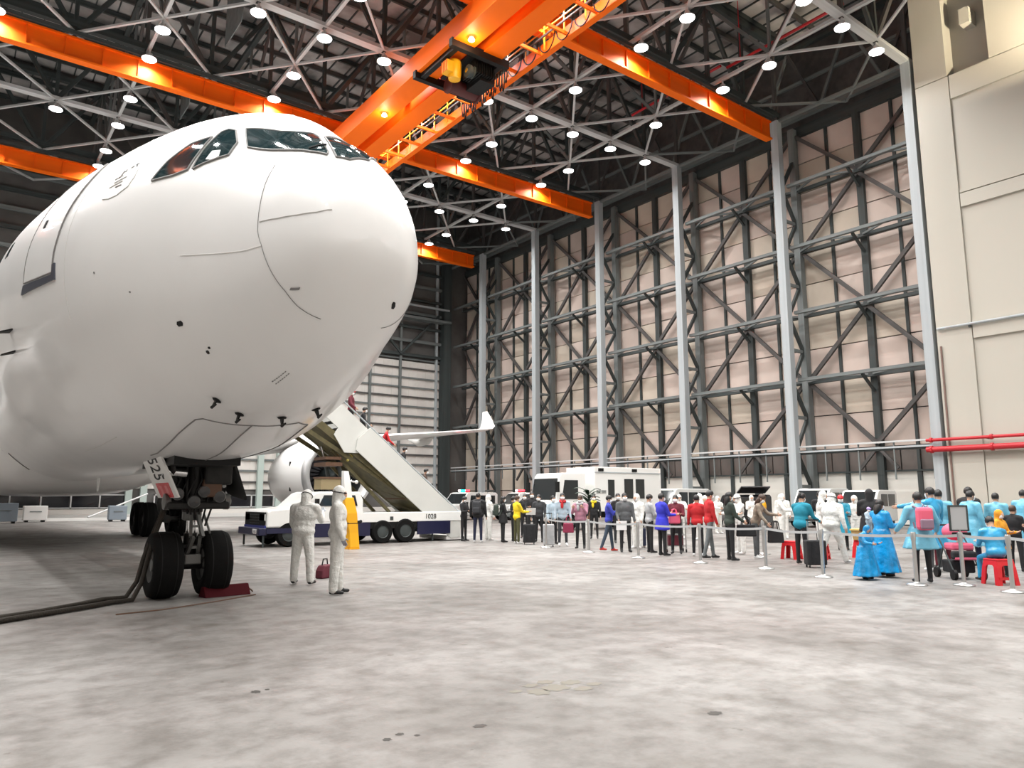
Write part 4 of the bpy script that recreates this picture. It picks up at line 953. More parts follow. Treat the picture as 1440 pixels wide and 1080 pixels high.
        # parts worn on the head
        if P['hair'] and P['hood'] is None and P['cap'] is None or P['hair'] == 'long':
            if P['hood'] is None:
                h_ = MB(); rings = []
                for i in range(9):
                    t = i / 8 * R(128); ring = []
                    for k in range(18):
                        a = 2 * PI * k / 18; fr = max(0, math.sin(a)); tt = min(t, R(128 - 66 * fr)) if P['hair'] != 'long' else min(t, R(135 - 74 * fr))
                        ring.append(hd((.086 * math.sin(tt) * math.cos(a), -.010 + .106 * math.sin(tt) * math.sin(a), .024 + .106 * math.cos(tt))) if i else hd((.001 * math.cos(a), -.01 + .001 * math.sin(a), .131)))
                    rings.append(ring)
                h_.loft(rings, True)
                if P['hair'] == 'long':
                    h_.ball(hd((0, -.055, -.09)), (.088 * s, .052 * s, .16 * s), 12, 8, Rh); h_.ball(hd((.055, -.03, -.08)), (.035 * s, .05 * s, .12 * s), 8, 6, Rh); h_.ball(hd((-.055, -.03, -.08)), (.035 * s, .05 * s, .12 * s), 8, 6, Rh)
                elif P['hair'] == 'tail':
                    h_.ball(hd((0, -.125, .0)), (.035 * s, .04 * s, .09 * s), 8, 6, Rh)
                h_.build('hair', P['hairm'], o, True)
        if P['cap'] is not None:
            c_ = MB(); c_.ball(hd((0, -.008, .045)), (.094 * s, .108 * s, .092 * s), 14, 8, Rh); c_.ball(hd((0, .10, .055)), (.062 * s, .06 * s, .010 * s), 10, 5, Rh); c_.build('cap', P['cap'], o, True)
        if P['mask'] is not None:
            k_ = MB(); rings = []
            for i, (z_, dp) in enumerate(((-.100, .060), (-.085, .088), (-.050, .110), (-.012, .108), (.002, .094))):
                rings.append([hd((.070 * math.sin(R(a)) * (1 if i else .8), dp * (.30 + .70 * math.cos(R(a)) ** .8), z_)) for a in range(-84, 85, 14)] )
            k_.loft(rings, False, False)
            o_ = k_.build('face_mask', P['mask'], o, True); sd = o_.modifiers.new('thick', 'SOLIDIFY'); sd.thickness = .006 * s
        if P['goggles']:
            g_ = MB(); g_.ball(hd((0, .062, .016)), (.074 * s, .050 * s, .030 * s), 12, 6, Rh); go = g_.build('goggles', GOGG, o, True)
            st = MB(); st.tube([hd((.105 * math.cos(2 * PI * k / 20), -.015 + .112 * math.sin(2 * PI * k / 20), .02)) for k in range(21)], .009 * s, 5); st.build('goggle_strap', GOGG, go, True)
        if P['scarf'] is not None:
            c_ = MB(); c_.tube([up((.085 * math.cos(2 * PI * k / 16), -.01 + .085 * math.sin(2 * PI * k / 16), 1.44 + .02 * math.sin(k * 2.2))) for k in range(17)], .035 * s, 8); c_.ball(up((.03, .11, 1.33)), (.05 * s, .03 * s, .11 * s), 8, 6); c_.build('scarf', P['scarf'], o, True)

# ------------------------------------------------------------------ mobile passenger stairs on a truck
ST_ = empty('stair_truck', (8.3, 25.05, 0), 0, 'white and navy passenger stair truck marked 1028 beside the aircraft', 'truck')
def pr(poly, y0, y1): return MB().prism(poly, 'Y', y0, y1)
pr([(0, .62), (0.02, 1.12), (.12, 1.19), (1.05, 1.27), (1.55, 1.72), (1.75, 1.78), (3.2, 1.78), (3.35, 1.5), (3.35, .62)], -1.05, 1.05).build('cab', M_WHITEV, ST_, bevel=.05)
pr([(1.20, 1.33), (1.58, 1.67), (1.60, 1.65), (1.23, 1.31)], -.92, .92).build('windshield', M_WINDOW, ST_)
for s in (-1, 1):
    pr([(1.72, 1.30), (1.90, 1.66), (3.02, 1.66), (3.12, 1.30)], s * 1.06 - .012, s * 1.06 + .012).build('side_window', M_WINDOW, ST_)
    MB().box((1.62, s * 1.16, 1.42), (.10, .16, .24)).build('wing_mirror', M_BLACK, ST_)
    MB().box((-.02, s * .72, .95), (.04, .48, .20)).build('headlamp', mat('lamp_glass', (.55, .55, .52), .15), ST_)
    MB().box((.5, s * 1.06, .52), (1.0, .03, .16)).build('side_skirt', M_NAVY, ST_)
MB().box((-.015, 0, .90), (.05, 1.9, .42)).build('grille', M_BLACK, ST_)
for k in range(4): MB().box((-.045, 0, .76 + .09 * k), (.02, .9, .02)).build('grille_bar', M_DSTEEL, ST_)
MB().box((-.10, 0, .50), (.26, 2.1, .24)).build('bumper', M_NAVY, ST_, bevel=.03)
MB().box((-.02, 0, .655), (.06, 2.0, .07)).build('navy_band', mat('bright_navy', (.02, .03, .22), .4), ST_)
text('front_number', '1028', .22, M_PAPER, ST_, (-.236, -.62, .50), (R(90), 0, R(-90)))
pr([(1.35, 1.12), (3.35, 1.12), (3.35, .80), (1.7, .80)], -1.065, 1.065).build('door_panel', M_WHITEV, ST_)
MB().box((5.35, 0, .90), (4.1, 2.1, .34)).build('deck', M_WHITEV, ST_, bevel=.02)
for s in (-1, 1):
    for xa, xb in ((3.35, 3.62), (5.50, 6.9)): MB().box(((xa + xb) / 2, s * 1.04, .50), (xb - xa, .05, .46)).build('side_skirt', M_NAVY, ST_)
    MB().box((4.55, s * 1.0, .62), (1.9, .04, .22)).build('arch_shade', M_BLACK, ST_)  # black strip stands for the shade inside the wheel arches
    MB().box((2.3, s * 1.05, .50), (2.1, .05, .44)).build('side_skirt', M_NAVY, ST_)
text('side_number', '1028', .24, M_BLACK, ST_, (6.05, -1.058, .90), (R(90), 0, 0))
MB().box((4.45, -1.06, .86), (.12, .02, .12)).build('reflector', M_DSTEEL, ST_)
def vwheel(x, y, r, w, parent):
    t = MB().lathe([(r * .55, -w / 2), (r * .9, -w / 2), (r, -w * .3), (r, w * .3), (r * .9, w / 2), (r * .55, w / 2)], (x, y, r), 'Y', 24, False).build('wheel', M_RUBBER, parent, 40)
    MB().lathe([(.0, -w * .46), (r * .25, -w * .48), (r * .5, -w * .38), (r * .58, -w * .46), (r * .58, w * .46), (r * .5, w * .38), (.0, w * .46)], (x, y, r), 'Y', 18).build('hub', M_DSTEEL, t, 40)
for x, r in ((.75, .40), (4.1, .40), (5.0, .42)):
    for s in (-1, 1): vwheel(x, s * (.93 if x < 2 else .97), r, .27, ST_)
for x, y in ((-.05, -.95), (-.05, .95), (6.2, -.95)): MB().tube([(x, y, .02), (x, y, .42)], .035, 8).build('stabiliser_leg', M_DSTEEL, ST_)
SL = (4.45 - .16) / (7.3 - 1.9)
for s in (-1, 1):
    y = s * 1.0
    pr([(3.55, 4.02), (7.36, .96), (7.38, .14), (6.95, .10), (3.02, 3.22), (3.08, 3.62)], y - .025, y + .025).build('lower_side_panel', M_STAIRP, ST_)
    y = s * .93
    pr([(1.78, 4.42), (2.38, 4.86), (3.62, 3.86), (3.30, 3.12), (2.62, 3.12), (2.22, 3.72), (2.36, 3.96)], y - .02, y + .02).build('upper_side_panel', M_STAIRP, ST_)
    pr([(-1.9, 4.35), (-1.9, 5.4), (1.5, 5.4), (2.38, 4.86), (1.8, 4.35)], y - .02, y + .02).build('platform_side_panel', M_STAIRP, ST_)
    MB().tube([(7.45, s * .90, 1.05), (7.3, s * .90, 1.12), (2.4, s * .90, 5.02), (-1.8, s * .90, 5.55)], .03, 8).build('handrail', M_LSTEEL, ST_)
    MB().bar((7.1, s * .86, .34), (1.2, s * .86, 4.42), .08, .26).build('stringer', M_OLIVE, ST_)
    MB().bar((6.3, s * .80, .98), (1.0, s * .80, 4.02), .07, .14).build('lower_stringer', M_OLIVE, ST_)
for k in range(20):
    x = 7.2 - 5.3 * k / 19; MB().box((x, 0, .45 + SL * (7.2 - x)), (.30, 1.68, .04)).build('step', M_DSTEEL, ST_)
for k in range(8):
    x = 6.6 - .72 * k; z = .20 + SL * (7.2 - x) - .25
    MB().bar((x, -.82, z), (x - .5, .82, z + .38), .06, .08).build('frame_brace', M_OLIVE, ST_)
    MB().bar((x, -.8, z), (x, .8, z), .06, .10).build('frame_crossbar', M_BROWN, ST_)
MB().bar((7.1, 0, .22), (1.2, 0, 4.30), 1.66, .03).build('stair_soffit', M_OLIVE, ST_)
MB().box((-.05, 0, 4.40), (3.8, 1.86, .08)).build('platform', M_OLIVE, ST_)
MB().box((2.32, -.3, 2.72), (.62, 1.0, .12)).build('lift_crosshead', M_BROWN, ST_); MB().box((2.30, -.3, 2.92), (.58, 1.0, .10)).build('lift_crosshead', M_BROWN, ST_)
for s in (-1, 1):
    MB().tube([(3.0, s * .55, 1.06), (2.55, s * .55, 2.95)], .07, 10).build('lift_cylinder', M_DSTEEL, ST_); MB().tube([(2.62, s * .55, 2.6), (2.4, s * .55, 3.4)], .04, 8).build('lift_piston', M_CHROME, ST_)
    MB().bar((4.6, s * .6, 1.06), (2.3, s * .6, 3.2), .10).build('lift_arm', M_OLIVE, ST_)
MB().box((2.15, -.7, 2.03), (.70, .6, .36)).build('control_box', mat('tan_box', (.30, .24, .13), .6), ST_); MB().box((2.15, -.7, 2.24), (.76, .66, .06)).build('box_lid', M_BROWN, ST_)
MB().tube([(2.9, -.75, 3.2), (3.0, -.75, 3.0), (2.8, -.8, 2.85)], .05, 8).build('yellow_bracket', mat('dull_yellow', (.5, .42, .10), .5), ST_)
MB().box((7.15, 0, .10), (.75, 2.0, .12)).build('foot_plate', M_WHITE, ST_); MB().box((7.5, 0, .07), (.12, 2.0, .14)).build('rubber_bumper', M_BLACK, ST_)
# yellow jack post
jk = empty('jack_post', (10.29, 21.9, 0), 0, 'tall leaning yellow jack post with white top beside the stair truck', 'jack')
MB().box((0, 0, .02), (.34, .34, .04)).build('foot_plate', M_YELLOW, jk)
MB().loft([[Vector((c[0] * w + ox, c[1] * w, z)) for c in ((-1, -1), (1, -1), (1, 1), (-1, 1))] for w, ox, z in ((.16, .02, .04), (.15, -.02, .5), (.19, -.14, 1.1), (.15, -.22, 1.58))]).build('yellow_post', M_YELLOW, jk, bevel=.02)
MB().box((-.04, 0, .82), (.42, .34, .09)).build('black_collar', M_BLACK, jk); MB().tube([(.15, -.1, .82), (.24, -.1, .85)], .05, 8).build('valve_knob', M_BLACK, jk)
MB().loft([[Vector((c[0] * w + ox, c[1] * w, z)) for c in ((-1, -1), (1, -1), (1, 1), (-1, 1))] for w, ox, z in ((.12, -.23, 1.58), (.11, -.27, 2.0), (.08, -.32, 2.4))]).build('white_extension', M_WHITE, jk)
MB().tube([(-.30, 0, 2.12), (.02, -.05, 2.06)], .03, 8).build('side_arm', M_CHROME, jk); MB().ball((.05, -.05, 2.06), .06, 8, 6).build('arm_knob', M_WHITE, jk)

# ------------------------------------------------------------------ other vehicles
def van(name, x, y, rz, L, H, label, cat='van', body=M_WHITEV, lights=(), win=True, sign=None, boot=False, Wd=1.85):
    t = empty(name, (x, y, 0), R(rz), label, cat); hw = Wd / 2
    nose = .9 if H > 1.9 else 1.1
    prof = [(0, .35), (0, .85), (.12, 1.0), (nose, 1.12), (nose + .75, H - .06), (nose + 1.0, H), (L - .2, H), (L, H - .12), (L, .35)]
    if boot: prof = [(0, .35), (0, .85), (.12, 1.0), (nose, 1.12), (nose + .75, H - .06), (nose + 1.0, H), (L - .75, H), (L - .55, 1.0), (L, .9), (L, .35)]
    pr(prof, -hw, hw).build('body', body, t, bevel=.05)
    pr([(nose + .04, 1.17), (nose + .72, H - .12), (nose + .69, H - .10), (nose + .0, 1.19)], -hw + .12, hw - .12).build('windshield', M_WINDOW, t)
    for s in (-1, 1):
        n = 2 if L < 4.8 else 3
        for k in range(n):
            a = nose + .95 + (L - nose - 1.15) * k / n; b = a + (L - nose - 1.15) / n - .12
            pr([(a, 1.15), (a + (.1 if k == 0 else 0), H - .22), (b, H - .22), (b, 1.15)], s * hw - .012, s * hw + .012).build('side_window', M_WINDOW, t)
        for xx in (.85, L - .85): vwheel(xx, s * (hw - .12), .33, .22, t)
        MB().box((-.02, s * (hw - .25), .80), (.05, .32, .16)).build('headlamp', mat('lamp_glass', (.55, .55, .52), .15), t)
        MB().box((nose + .55, s * (hw + .1), 1.2), (.1, .14, .18)).build('wing_mirror', M_BLACK, t)
    MB().box((-.03, 0, .45), (.12, Wd - .06, .22)).build('bumper', M_MSTEEL, t); MB().box((-.03, 0, .70), (.05, .8, .16)).build('grille', M_BLACK, t)
    if lights:
        b = MB().box((nose + 1.25, 0, H + .04), (.28, 1.1, .06)).build('lightbar_base', M_BLACK, t); n = len(lights)
        for k, c in enumerate(lights): MB().box((nose + 1.25, -.5 + 1.0 * (k + .5) / n, H + .13), (.24, 1.0 / n - .03, .12)).build('lightbar_lamp', mat('flash_' + c, {'r': (1, .03, .05), 'b': (.05, .2, 1), 'g': (.02, .85, .7), 'w': (1, .9, .9)}[c], .4, emit=9), b)
    return t
def flash(x, y, z, c, w):
    l = bpy.data.lights.new('flash', 'POINT'); l.energy = w; l.color = c; l.shadow_soft_size = .2
    o = bpy.data.objects.new('flash', l); COL.objects.link(o); o.location = (x, y, z)
van('patrol_van', 29.0, 46.8, 12, 4.9, 2.0, 'white emergency van with teal lights behind the foot of the stairs', lights=('r', 'g', 'g', 'w'))
van('patrol_van', 32.0, 44.6, -8, 4.9, 2.0, 'white emergency van with red lights behind the black backpack man', lights=('r', 'r', 'w'))
van('patrol_van', 31.0, 40.6, 6, 4.7, 1.95, 'white emergency van with red lights left of the box truck', lights=('r', 'w', 'r'))
flash(37.5, 52.5, 2.3, (1, .05, .12), 90); flash(38.5, 45.5, 2.3, (1, .05, .12), 90)
van('ambulance_van', 33.6, 31.2, 4, 5.2, 2.15, 'white van with dark windows beyond the right end of the box truck')
van('delivery_van', 37.2, 23.3, 8, 4.4, 2.1, 'white van with black windows parked by the low white wall panels')
ca = van('hatch_car', 36.5, 27.5, 233, 4.6, 1.75, 'dark car with raised tailgate and yellow bag inside', 'car', body=mat('dark_car_paint', (.02, .02, .022), .3, coat=.4))
MB().box((4.55, 0, 2.0), (.9, 1.5, .06), Matrix.Rotation(R(-20), 3, 'Y')).build('tailgate', MATS['dark_car_paint'], ca)
van('minibus', 37.2, 20.6, 8, 4.3, 2.0, 'white minibus half hidden behind people near the cream wall')

# container truck
bt = empty('box_truck', (23.7, 29.0, 0), R(-3), 'white box truck with black windows in its container side', 'truck')
pr([(0, .55), (-.02, 1.35), (.10, 1.50), (.30, 2.62), (.45, 2.80), (1.95, 2.84), (1.95, .55)], -1.05, 1.05).build('cab', M_WHITEV, bt, bevel=.06)
pr([(.085, 1.50), (.265, 2.52), (.235, 2.53), (.05, 1.51)], -.95, .95).build('windshield', M_WINDOW, bt)
for s in (-1, 1):
    pr([(.45, 1.52), (.62, 2.45), (1.45, 2.45), (1.45, 1.52)], s * 1.06 - .012, s * 1.06 + .012).build('side_window', M_WINDOW, bt)
    MB().box((.05, s * 1.22, 2.1), (.12, .2, .5)).build('wing_mirror', M_BLACK, bt)
    MB().box((-.04, s * .78, .95), (.06, .36, .20)).build('headlamp', mat('lamp_glass', (.55, .55, .52), .15), bt)
    for x in (.95, 5.6): vwheel(x, s * .95, .42, .28, bt)
MB().tube([(.08, -.6, 1.52), (.10, .5, 1.56)], .02, 6).build('wiper', M_BLACK, bt)
MB().box((-.05, 0, .62), (.14, 2.1, .34)).build('bumper', M_LSTEEL, bt, bevel=.03); MB().box((-.03, 0, 1.2), (.06, 1.3, .14)).build('grille', M_BLACK, bt)
MB().box((4.75, 0, 2.02), (4.6, 2.3, 2.24)).build('container', M_WHITEV, bt, bevel=.03)
MB().box((4.5, 0, .72), (4.9, .9, .28)).build('chassis', M_BLACK, bt)
for x, w_ in ((3.55, .42), (4.75, .60), (5.55, .60)): MB().box((x, -1.16, 2.05), (w_, .03, 1.0 if w_ > .5 else .9)).build('container_window', M_WINDOW, bt)
for x in (2.48, 7.02): MB().box((x, -1.16, 2.02), (.07, .03, 2.24)).build('corner_post', M_WHITE, bt)
MB().box((4.75, -1.17, 2.86), (4.6, .02, .05)).build('roof_seam', M_LSTEEL, bt)
for x in (2.85, 5.15):
    for q in (-.12, 0, .12): MB().box((x + q, -1.19, 2.99), (.06, .08, .15)).build('marker_lamp', M_BLACK, bt)
for k in range(4):
    g_ = MB(); xx = 2.62 + .17 * k
    for a in (.0, .06, .12): g_.box((xx, -1.17, 1.83 + a), (.13, .01, .022))
    g_.box((xx + (-.03 if k % 2 else .03), -1.17, 1.89), (.022, .01, .15)); g_.build('side_character', M_DSTEEL, bt)
# potted palm before the truck
pm = empty('potted_palm', (23.6, 25.5, 0), 0, 'dark green potted palm standing in front of the box truck', 'plant')
MB().lathe([(.18, 0), (.24, .42), (.26, .42), (.26, .46), (.2, .46), (.2, .4), (.0, .4)], seg=16).build('pot', M_WHITE, pm, 40)
MB().tube([(0, 0, .4), (.03, 0, 1.3)], [.06, .04], 8).build('stem', M_BROWN, pm)
for k in range(15):
    a = k * 2.4; z0 = 1.15 + .045 * k; ln = .62 + .1 * math.sin(k)
    mid = [Vector((math.cos(a) * ln * t, math.sin(a) * ln * t, z0 + .75 * t - .55 * t * t)) for t in (0, .25, .5, .75, 1)]
    sd = Vector((-math.sin(a), math.cos(a), 0)); b = MB()
    b.add([p + sd * w for p, w in zip(mid, (.01, .09, .12, .08, .005))] + [p + Vector((0, 0, .03)) for p in mid] + [p - sd * w for p, w in zip(mid, (.01, .09, .12, .08, .005))],
          [(i, i + 1, i + 6, i + 5) for i in range(4)] + [(i + 5, i + 6, i + 11, i + 10) for i in range(4)])
    b.build('frond', M_LEAF, pm)

# ------------------------------------------------------------------ small things on the floor
ch = empty('wheel_chock', (3.86, 12.75, 0), R(8), 'dark red chock on the floor beside the nose wheel', 'chock')
MB().prism([(-.14, 0), (.14, 0), (.04, .17), (-.04, .17)], 'X', -.45, .30).build('block', M_DRED, ch, bevel=.01)
MB().tube([(.30, 0, .1), (.38, .02, .05), (.42, .05, .02)], .012, 6).build('rope', M_BROWN, ch)
for k, (dy, dz, nm) in enumerate(((0, 0, 'inner'), (.16, .02, 'outer'))):
    hz = [(-1.9, 9.9), (-.6, 10.7), (.2, 11.1), (.72, 11.58), (1.25, 11.95), (1.75, 12.3), (2.1, 12.6), (2.42, 12.72)]
    pts = [(x - .06 * k, y + dy * (1 + .6 * math.sin(i * 1.3)), .04 + dz) for i, (x, y) in enumerate(hz)] + [(2.56 - .04 * k, 12.85 + dy, .28), (2.64 - .03 * k, 12.95 + dy, .62), (2.74, 13.02 + dy, 1.0), (2.86, 13.02 + dy * .5, 1.40)]
    tag(MB().tube(pts, .036, 8).build('cable', M_ROPE, None, True), 'thick dark cable trailing left across the floor from the nose gear, %s of two' % nm, 'cable', 'nose gear cables')
lnp = [(2.0, 11.5, .008), (2.6, 11.6, .008), (3.4, 12.0, .008), (4.2, 12.5, .008)]
tag(MB().tube(lnp, .012, 5).build('thin_cord', M_BROWN), 'thin reddish cord lying on the floor before the nose wheel', 'cord')
rg = empty('tool_bag', (6.15, 14.3, 0), .4, 'dark red and white bag on the floor between the two white suited workers', 'bag')
MB().prism([(-.17, 0), (.17, 0), (.15, .18), (.08, .27), (-.10, .25), (-.16, .15)], 'Y', -.10, .10).build('bag_body', mat('wine_red_bag', (.13, .02, .035), .7), rg, bevel=.03)
MB().tube([(-.08, 0, .25), (-.05, 0, .37), (.05, 0, .37), (.07, 0, .26)], .014, 6).build('handle', M_BLACK, rg); MB().box((.06, -.11, .12), (.07, .02, .16)).build('white_stripe', M_PAPER, rg); MB().tube([(.12, -.1, .2), (.2, -.14, .1), (.16, -.14, .02)], .014, 6).build('strap', M_DRED, rg)

# retractable belt posts
POSTS = [(15.54, 18.81), (15.11, 16.35), (14.73, 14.03), (14.81, 12.06), (14.79, 10.22), (14.12, 8.45), (14.21, 6.69), (14.83, 6.15), (14.42, 5.23)]
PL = ['belt post farthest along the queue, beside the grey trolley suitcase', 'belt post beside the person in mauve', 'belt post before the man in grey holding white paper', 'belt post before the red jacket man', 'belt post before the bending camouflage jacket person', 'belt post before the teal jacket person with the black trolley bag', 'belt post beside the pink backpack', 'belt post carrying the grey sign board', 'belt post nearest the viewer, beside a red stool']
post_base = MB().lathe([(.0, 0), (.175, 0), (.18, .012), (.16, .03), (.06, .045), (.045, .06)], seg=24).mesh('post_base', M_STEELP, 40)
post_pole = MB().lathe([(.036, .05), (.036, .80)], seg=14).mesh('post_pole', M_STEELP, 40); post_head = MB().lathe([(.045, .80), (.045, .93), (.038, .945)], seg=14).mesh('post_head', M_STEELP, 40)
def post(x, y, label): 
    t = empty('belt_post', (x, y, 0), 0, label, 'post', 'belt posts along the queue'); obj('base', post_base, t); obj('pole', post_pole, t); obj('belt_head', post_head, t)
for (x, y), l in zip(POSTS, PL): post(x, y, 'steel ' + l)
BACKP = [(19.6, 15.6), (18.6, 12.9)]
for (x, y), l in zip(BACKP, ('steel belt post behind the queue beside the metal cart', 'steel belt post behind the camouflage jacket person')): post(x, y, l)
seq = POSTS + [(13.6, 3.2)]
BLB = ['farthest stretch of grey barrier belt', 'grey barrier belt beside the mauve clothed person', 'grey barrier belt before the royal blue coat', 'grey barrier belt before the black handbag carrier', 'grey barrier belt before the teal jacket', 'grey barrier belt before the blue ponchos', 'short grey barrier belt by the pink backpack', 'grey barrier belt before the stroller', 'nearest grey barrier belt leaving the picture']
for i in range(9):
    (x0, y0), (x1, y1) = seq[i], seq[i + 1]; b = MB(); n = 6; vs = []
    d = Vector((x1 - x0, y1 - y0, 0)); ln = d.length; d.normalize()
    for k in range(n + 1):
        t = k / n; p = Vector((x0, y0, 0)) + d * (.05 + (ln - .1) * t); z = .885 - .04 * (1 - (2 * t - 1) ** 2) * min(1.0, ln / 2)
        vs += [p + Vector((0, 0, z - .025)), p + Vector((0, 0, z + .025))]
    fs = [(2 * k, 2 * k + 2, 2 * k + 3, 2 * k + 1) for k in range(n)]; b.add(vs, fs)
    o = b.build('barrier_belt', M_BELT, None); md = o.modifiers.new('t', 'SOLIDIFY'); md.thickness = .006
    tag(o, BLB[i], 'belt', 'barrier belts')
sgn = empty('sign_board', (14.83, 6.15, .945), R(-37), 'plain grey sign board in a frame on top of a belt post', 'sign')
MB().box((0, 0, .25), (.30, .02, .42)).build('board', mat('sign_grey', (.42, .43, .44), .4), sgn); fr = MB()
for c, d in (((0, 0, .47), (.34, .035, .03)), ((0, 0, .03), (.34, .035, .03)), ((-.16, 0, .25), (.03, .035, .44)), ((.16, 0, .25), (.03, .035, .44))): fr.box(c, d)
fr.build('frame', M_DSTEEL, sgn); MB().tube([(0, 0, -.02), (0, 0, .04)], .02, 8).build('clamp', M_STEELP, sgn)

def stool(x, y, rz, label):
    t = empty('plastic_stool', (x, y, 0), R(rz), label, 'stool', 'red plastic stools')
    MB().prism([(-.17, -.17), (.17, -.17), (.17, .17), (-.17, .17)], 'Z', .43, .46).build('seat', M_RED, t, bevel=.012)
    ap = MB()
    for k in range(4): ap.box((0, 0, 0), (0, 0, 0)) if False else None
    for a in range(4):
        m_ = Matrix.Rotation(a * PI / 2, 3, 'Z')
        ap.add([m_ @ Vector(p) for p in ((-.165, -.165, .43), (.165, -.165, .43), (.185, -.185, .31), (.10, -.185, .31), (.06, -.178, .35), (-.06, -.178, .35), (-.10, -.185, .31), (-.185, -.185, .31))], [(0, 1, 2, 3, 4, 5, 6, 7)])
    ao = ap.build('apron', M_RED, t); ao.modifiers.new('t', 'SOLIDIFY').thickness = .012
    for sx in (-1, 1):
        for sy in (-1, 1):
            MB().loft([[Vector((sx * (o_ - w * c0), sy * (o_ - w * c1), z)) for c0, c1 in ((0, 0), (1, 0), (1, .25), (.25, .25), (.25, 1), (0, 1))] for o_, w, z in ((.215, .085, 0), (.185, .09, .32))]).build('leg', M_RED, t)
    MB().box((0, -.205, .12), (.36, .012, .05)).build('stretcher', M_RED, t)
stool(17.74, 11.47, 10, 'red plastic stool behind the teal jacket person'); stool(15.55, 5.83, -30, 'red plastic stool under the seated blue gown, nearest the viewer'); stool(16.2, 5.35, -20, 'red plastic stool at the right picture edge'); stool(19.6, 10.55, 5, 'red plastic stool under the yellow brown basket'); stool(18.3, 11.0, 20, 'red plastic stool half hidden behind the black trolley bag')
bk = empty('basket', (19.6, 10.55, .465), .2, 'yellow brown basket standing on a red stool', 'basket')
MB().loft([[Vector((sx * w, sy * d, z)) for sx, sy in ((-1, -1), (1, -1), (1, 1), (-1, 1))] for w, d, z in ((.22, .16, 0), (.27, .2, .26))]).build('basket_body', M_CARD, bk)
MB().loft([[Vector((sx * w, sy * d, z)) for sx, sy in ((-1, -1), (1, -1), (1, 1), (-1, 1))] for w, d, z in ((.29, .22, .25), (.29, .22, .29))]).build('rim', mat('pale_yellow_rim', (.7, .55, .2), .6), bk)

def suitcase(x, y, rz, h, w, d, m, label, handle=.35, name='suitcase'):
    t = empty(name, (x, y, 0), R(rz), label, 'suitcase')
    MB().box((0, 0, .06 + h / 2), (w, d, h)).build('shell', m, t, bevel=.03)
    for sx in (-1, 1):
        for sy in (-1, 1): MB().lathe([(.028, -.012), (.028, .012)], (sx * w * .38, sy * d * .35, .03), 'X', 10).build('wheel', M_BLACK, t)
    if handle:
        for sx in (-1, 1): MB().tube([(sx * w * .28, d * .2, .05 + h), (sx * w * .28, d * .2, .05 + h + handle)], .012, 6).build('handle_rod', M_STEELP, t)
        MB().box((0, d * .2, .06 + h + handle), (w * .66, .035, .03)).build('handle_grip', M_BLACK, t)
    for q in (-.25, .25): MB().box((w * q, -d / 2 - .005, .06 + h / 2), (.02, .015, h * .8)).build('rib', m, t)
    return t
suitcase(16.15, 20.45, -37, .62, .42, .26, C_BLACK, 'black suitcase standing right of the person in yellow', .0)
suitcase(15.85, 19.05, -37, .66, .36, .26, C_LGREY, 'pale grey suitcase beside the farthest belt post', .35)
suitcase(17.9, 17.0, -30, .55, .40, .26, C_NAVY, 'navy suitcase on the floor behind the paper holding man', .2)
suitcase(16.0, 9.75, -40, .55, .44, .30, C_BLACK, 'black trolley bag with raised handle beside the teal jacket person', .45, 'trolley_bag')
ct = empty('hand_cart', (17.3, 15.0, 0), R(-37), 'metal wire hand cart behind the royal blue coat', 'cart')
for sx in (-.28, .28):
    for sy in (-.2, .2): MB().tube([(sx, sy, .08), (sx, sy, .95)], .018, 6).build('cart_post', M_STEELP, ct); MB().lathe([(.05, -.015), (.05, .015)], (sx, sy, .05), 'X', 10).build('wheel', M_BLACK, ct)
for z in (.18, .5, .85):
    b = MB(); 
    for k in range(6): b.bar((-.28, -.2 + .08 * k, z), (.28, -.2 + .08 * k, z), .012)
    for k in range(5): b.bar((-.28 + .14 * k, -.2, z), (-.28 + .14 * k, .2, z), .012)
    o = b.build('wire_shelf', M_STEELP, ct)
MB().box((0, 0, .34), (.42, .3, .28)).build('cart_load', C_MAROON, ct); MB().box((.05, 0, .63), (.3, .28, .2)).build('cart_load', C_BLACK, ct)
sr = empty('stroller', (16.05, 6.72, 0), R(-40), 'pink and black baby stroller standing behind the barrier belt', 'stroller')
MB().ball((0, .06, .90), (.22, .24, .17), 16, 10).build('canopy', M_PINK, sr, True); MB().box((0, -.19, .86), (.36, .04, .08)).build('canopy_band', M_BLACK, sr, bevel=.015)
MB().box((0, -.05, .62), (.42, .34, .14)).build('seat', M_PINK, sr, bevel=.04); MB().box((0, -.20, .46), (.44, .16, .16)).build('leg_rest', C_BLACK, sr, bevel=.04); MB().box((0, -.24, .40), (.40, .10, .05)).build('trim', M_PINK, sr, bevel=.015)
MB().box((0, .02, .24), (.44, .40, .24)).build('basket', C_BLACK, sr, bevel=.03)
for s in (-1, 1):
    MB().tube([(s * .25, -.32, .10), (s * .25, .05, .60), (s * .25, .42, 1.02)], .016, 6).build('frame_tube', M_DSTEEL, sr); MB().tube([(s * .25, .32, .10), (s * .25, .05, .60)], .016, 6).build('frame_tube', M_DSTEEL, sr)
    for y in (-.32, .32): MB().lathe([(.05, -.03), (.10, -.03), (.10, .03), (.05, .03)], (s * .27, y, .10), 'X', 16).build('wheel', M_BLACK, sr)
MB().tube([(-.25, .42, 1.02), (.25, .42, 1.02)], .018, 6).build('push_handle', M_BLACK, sr)
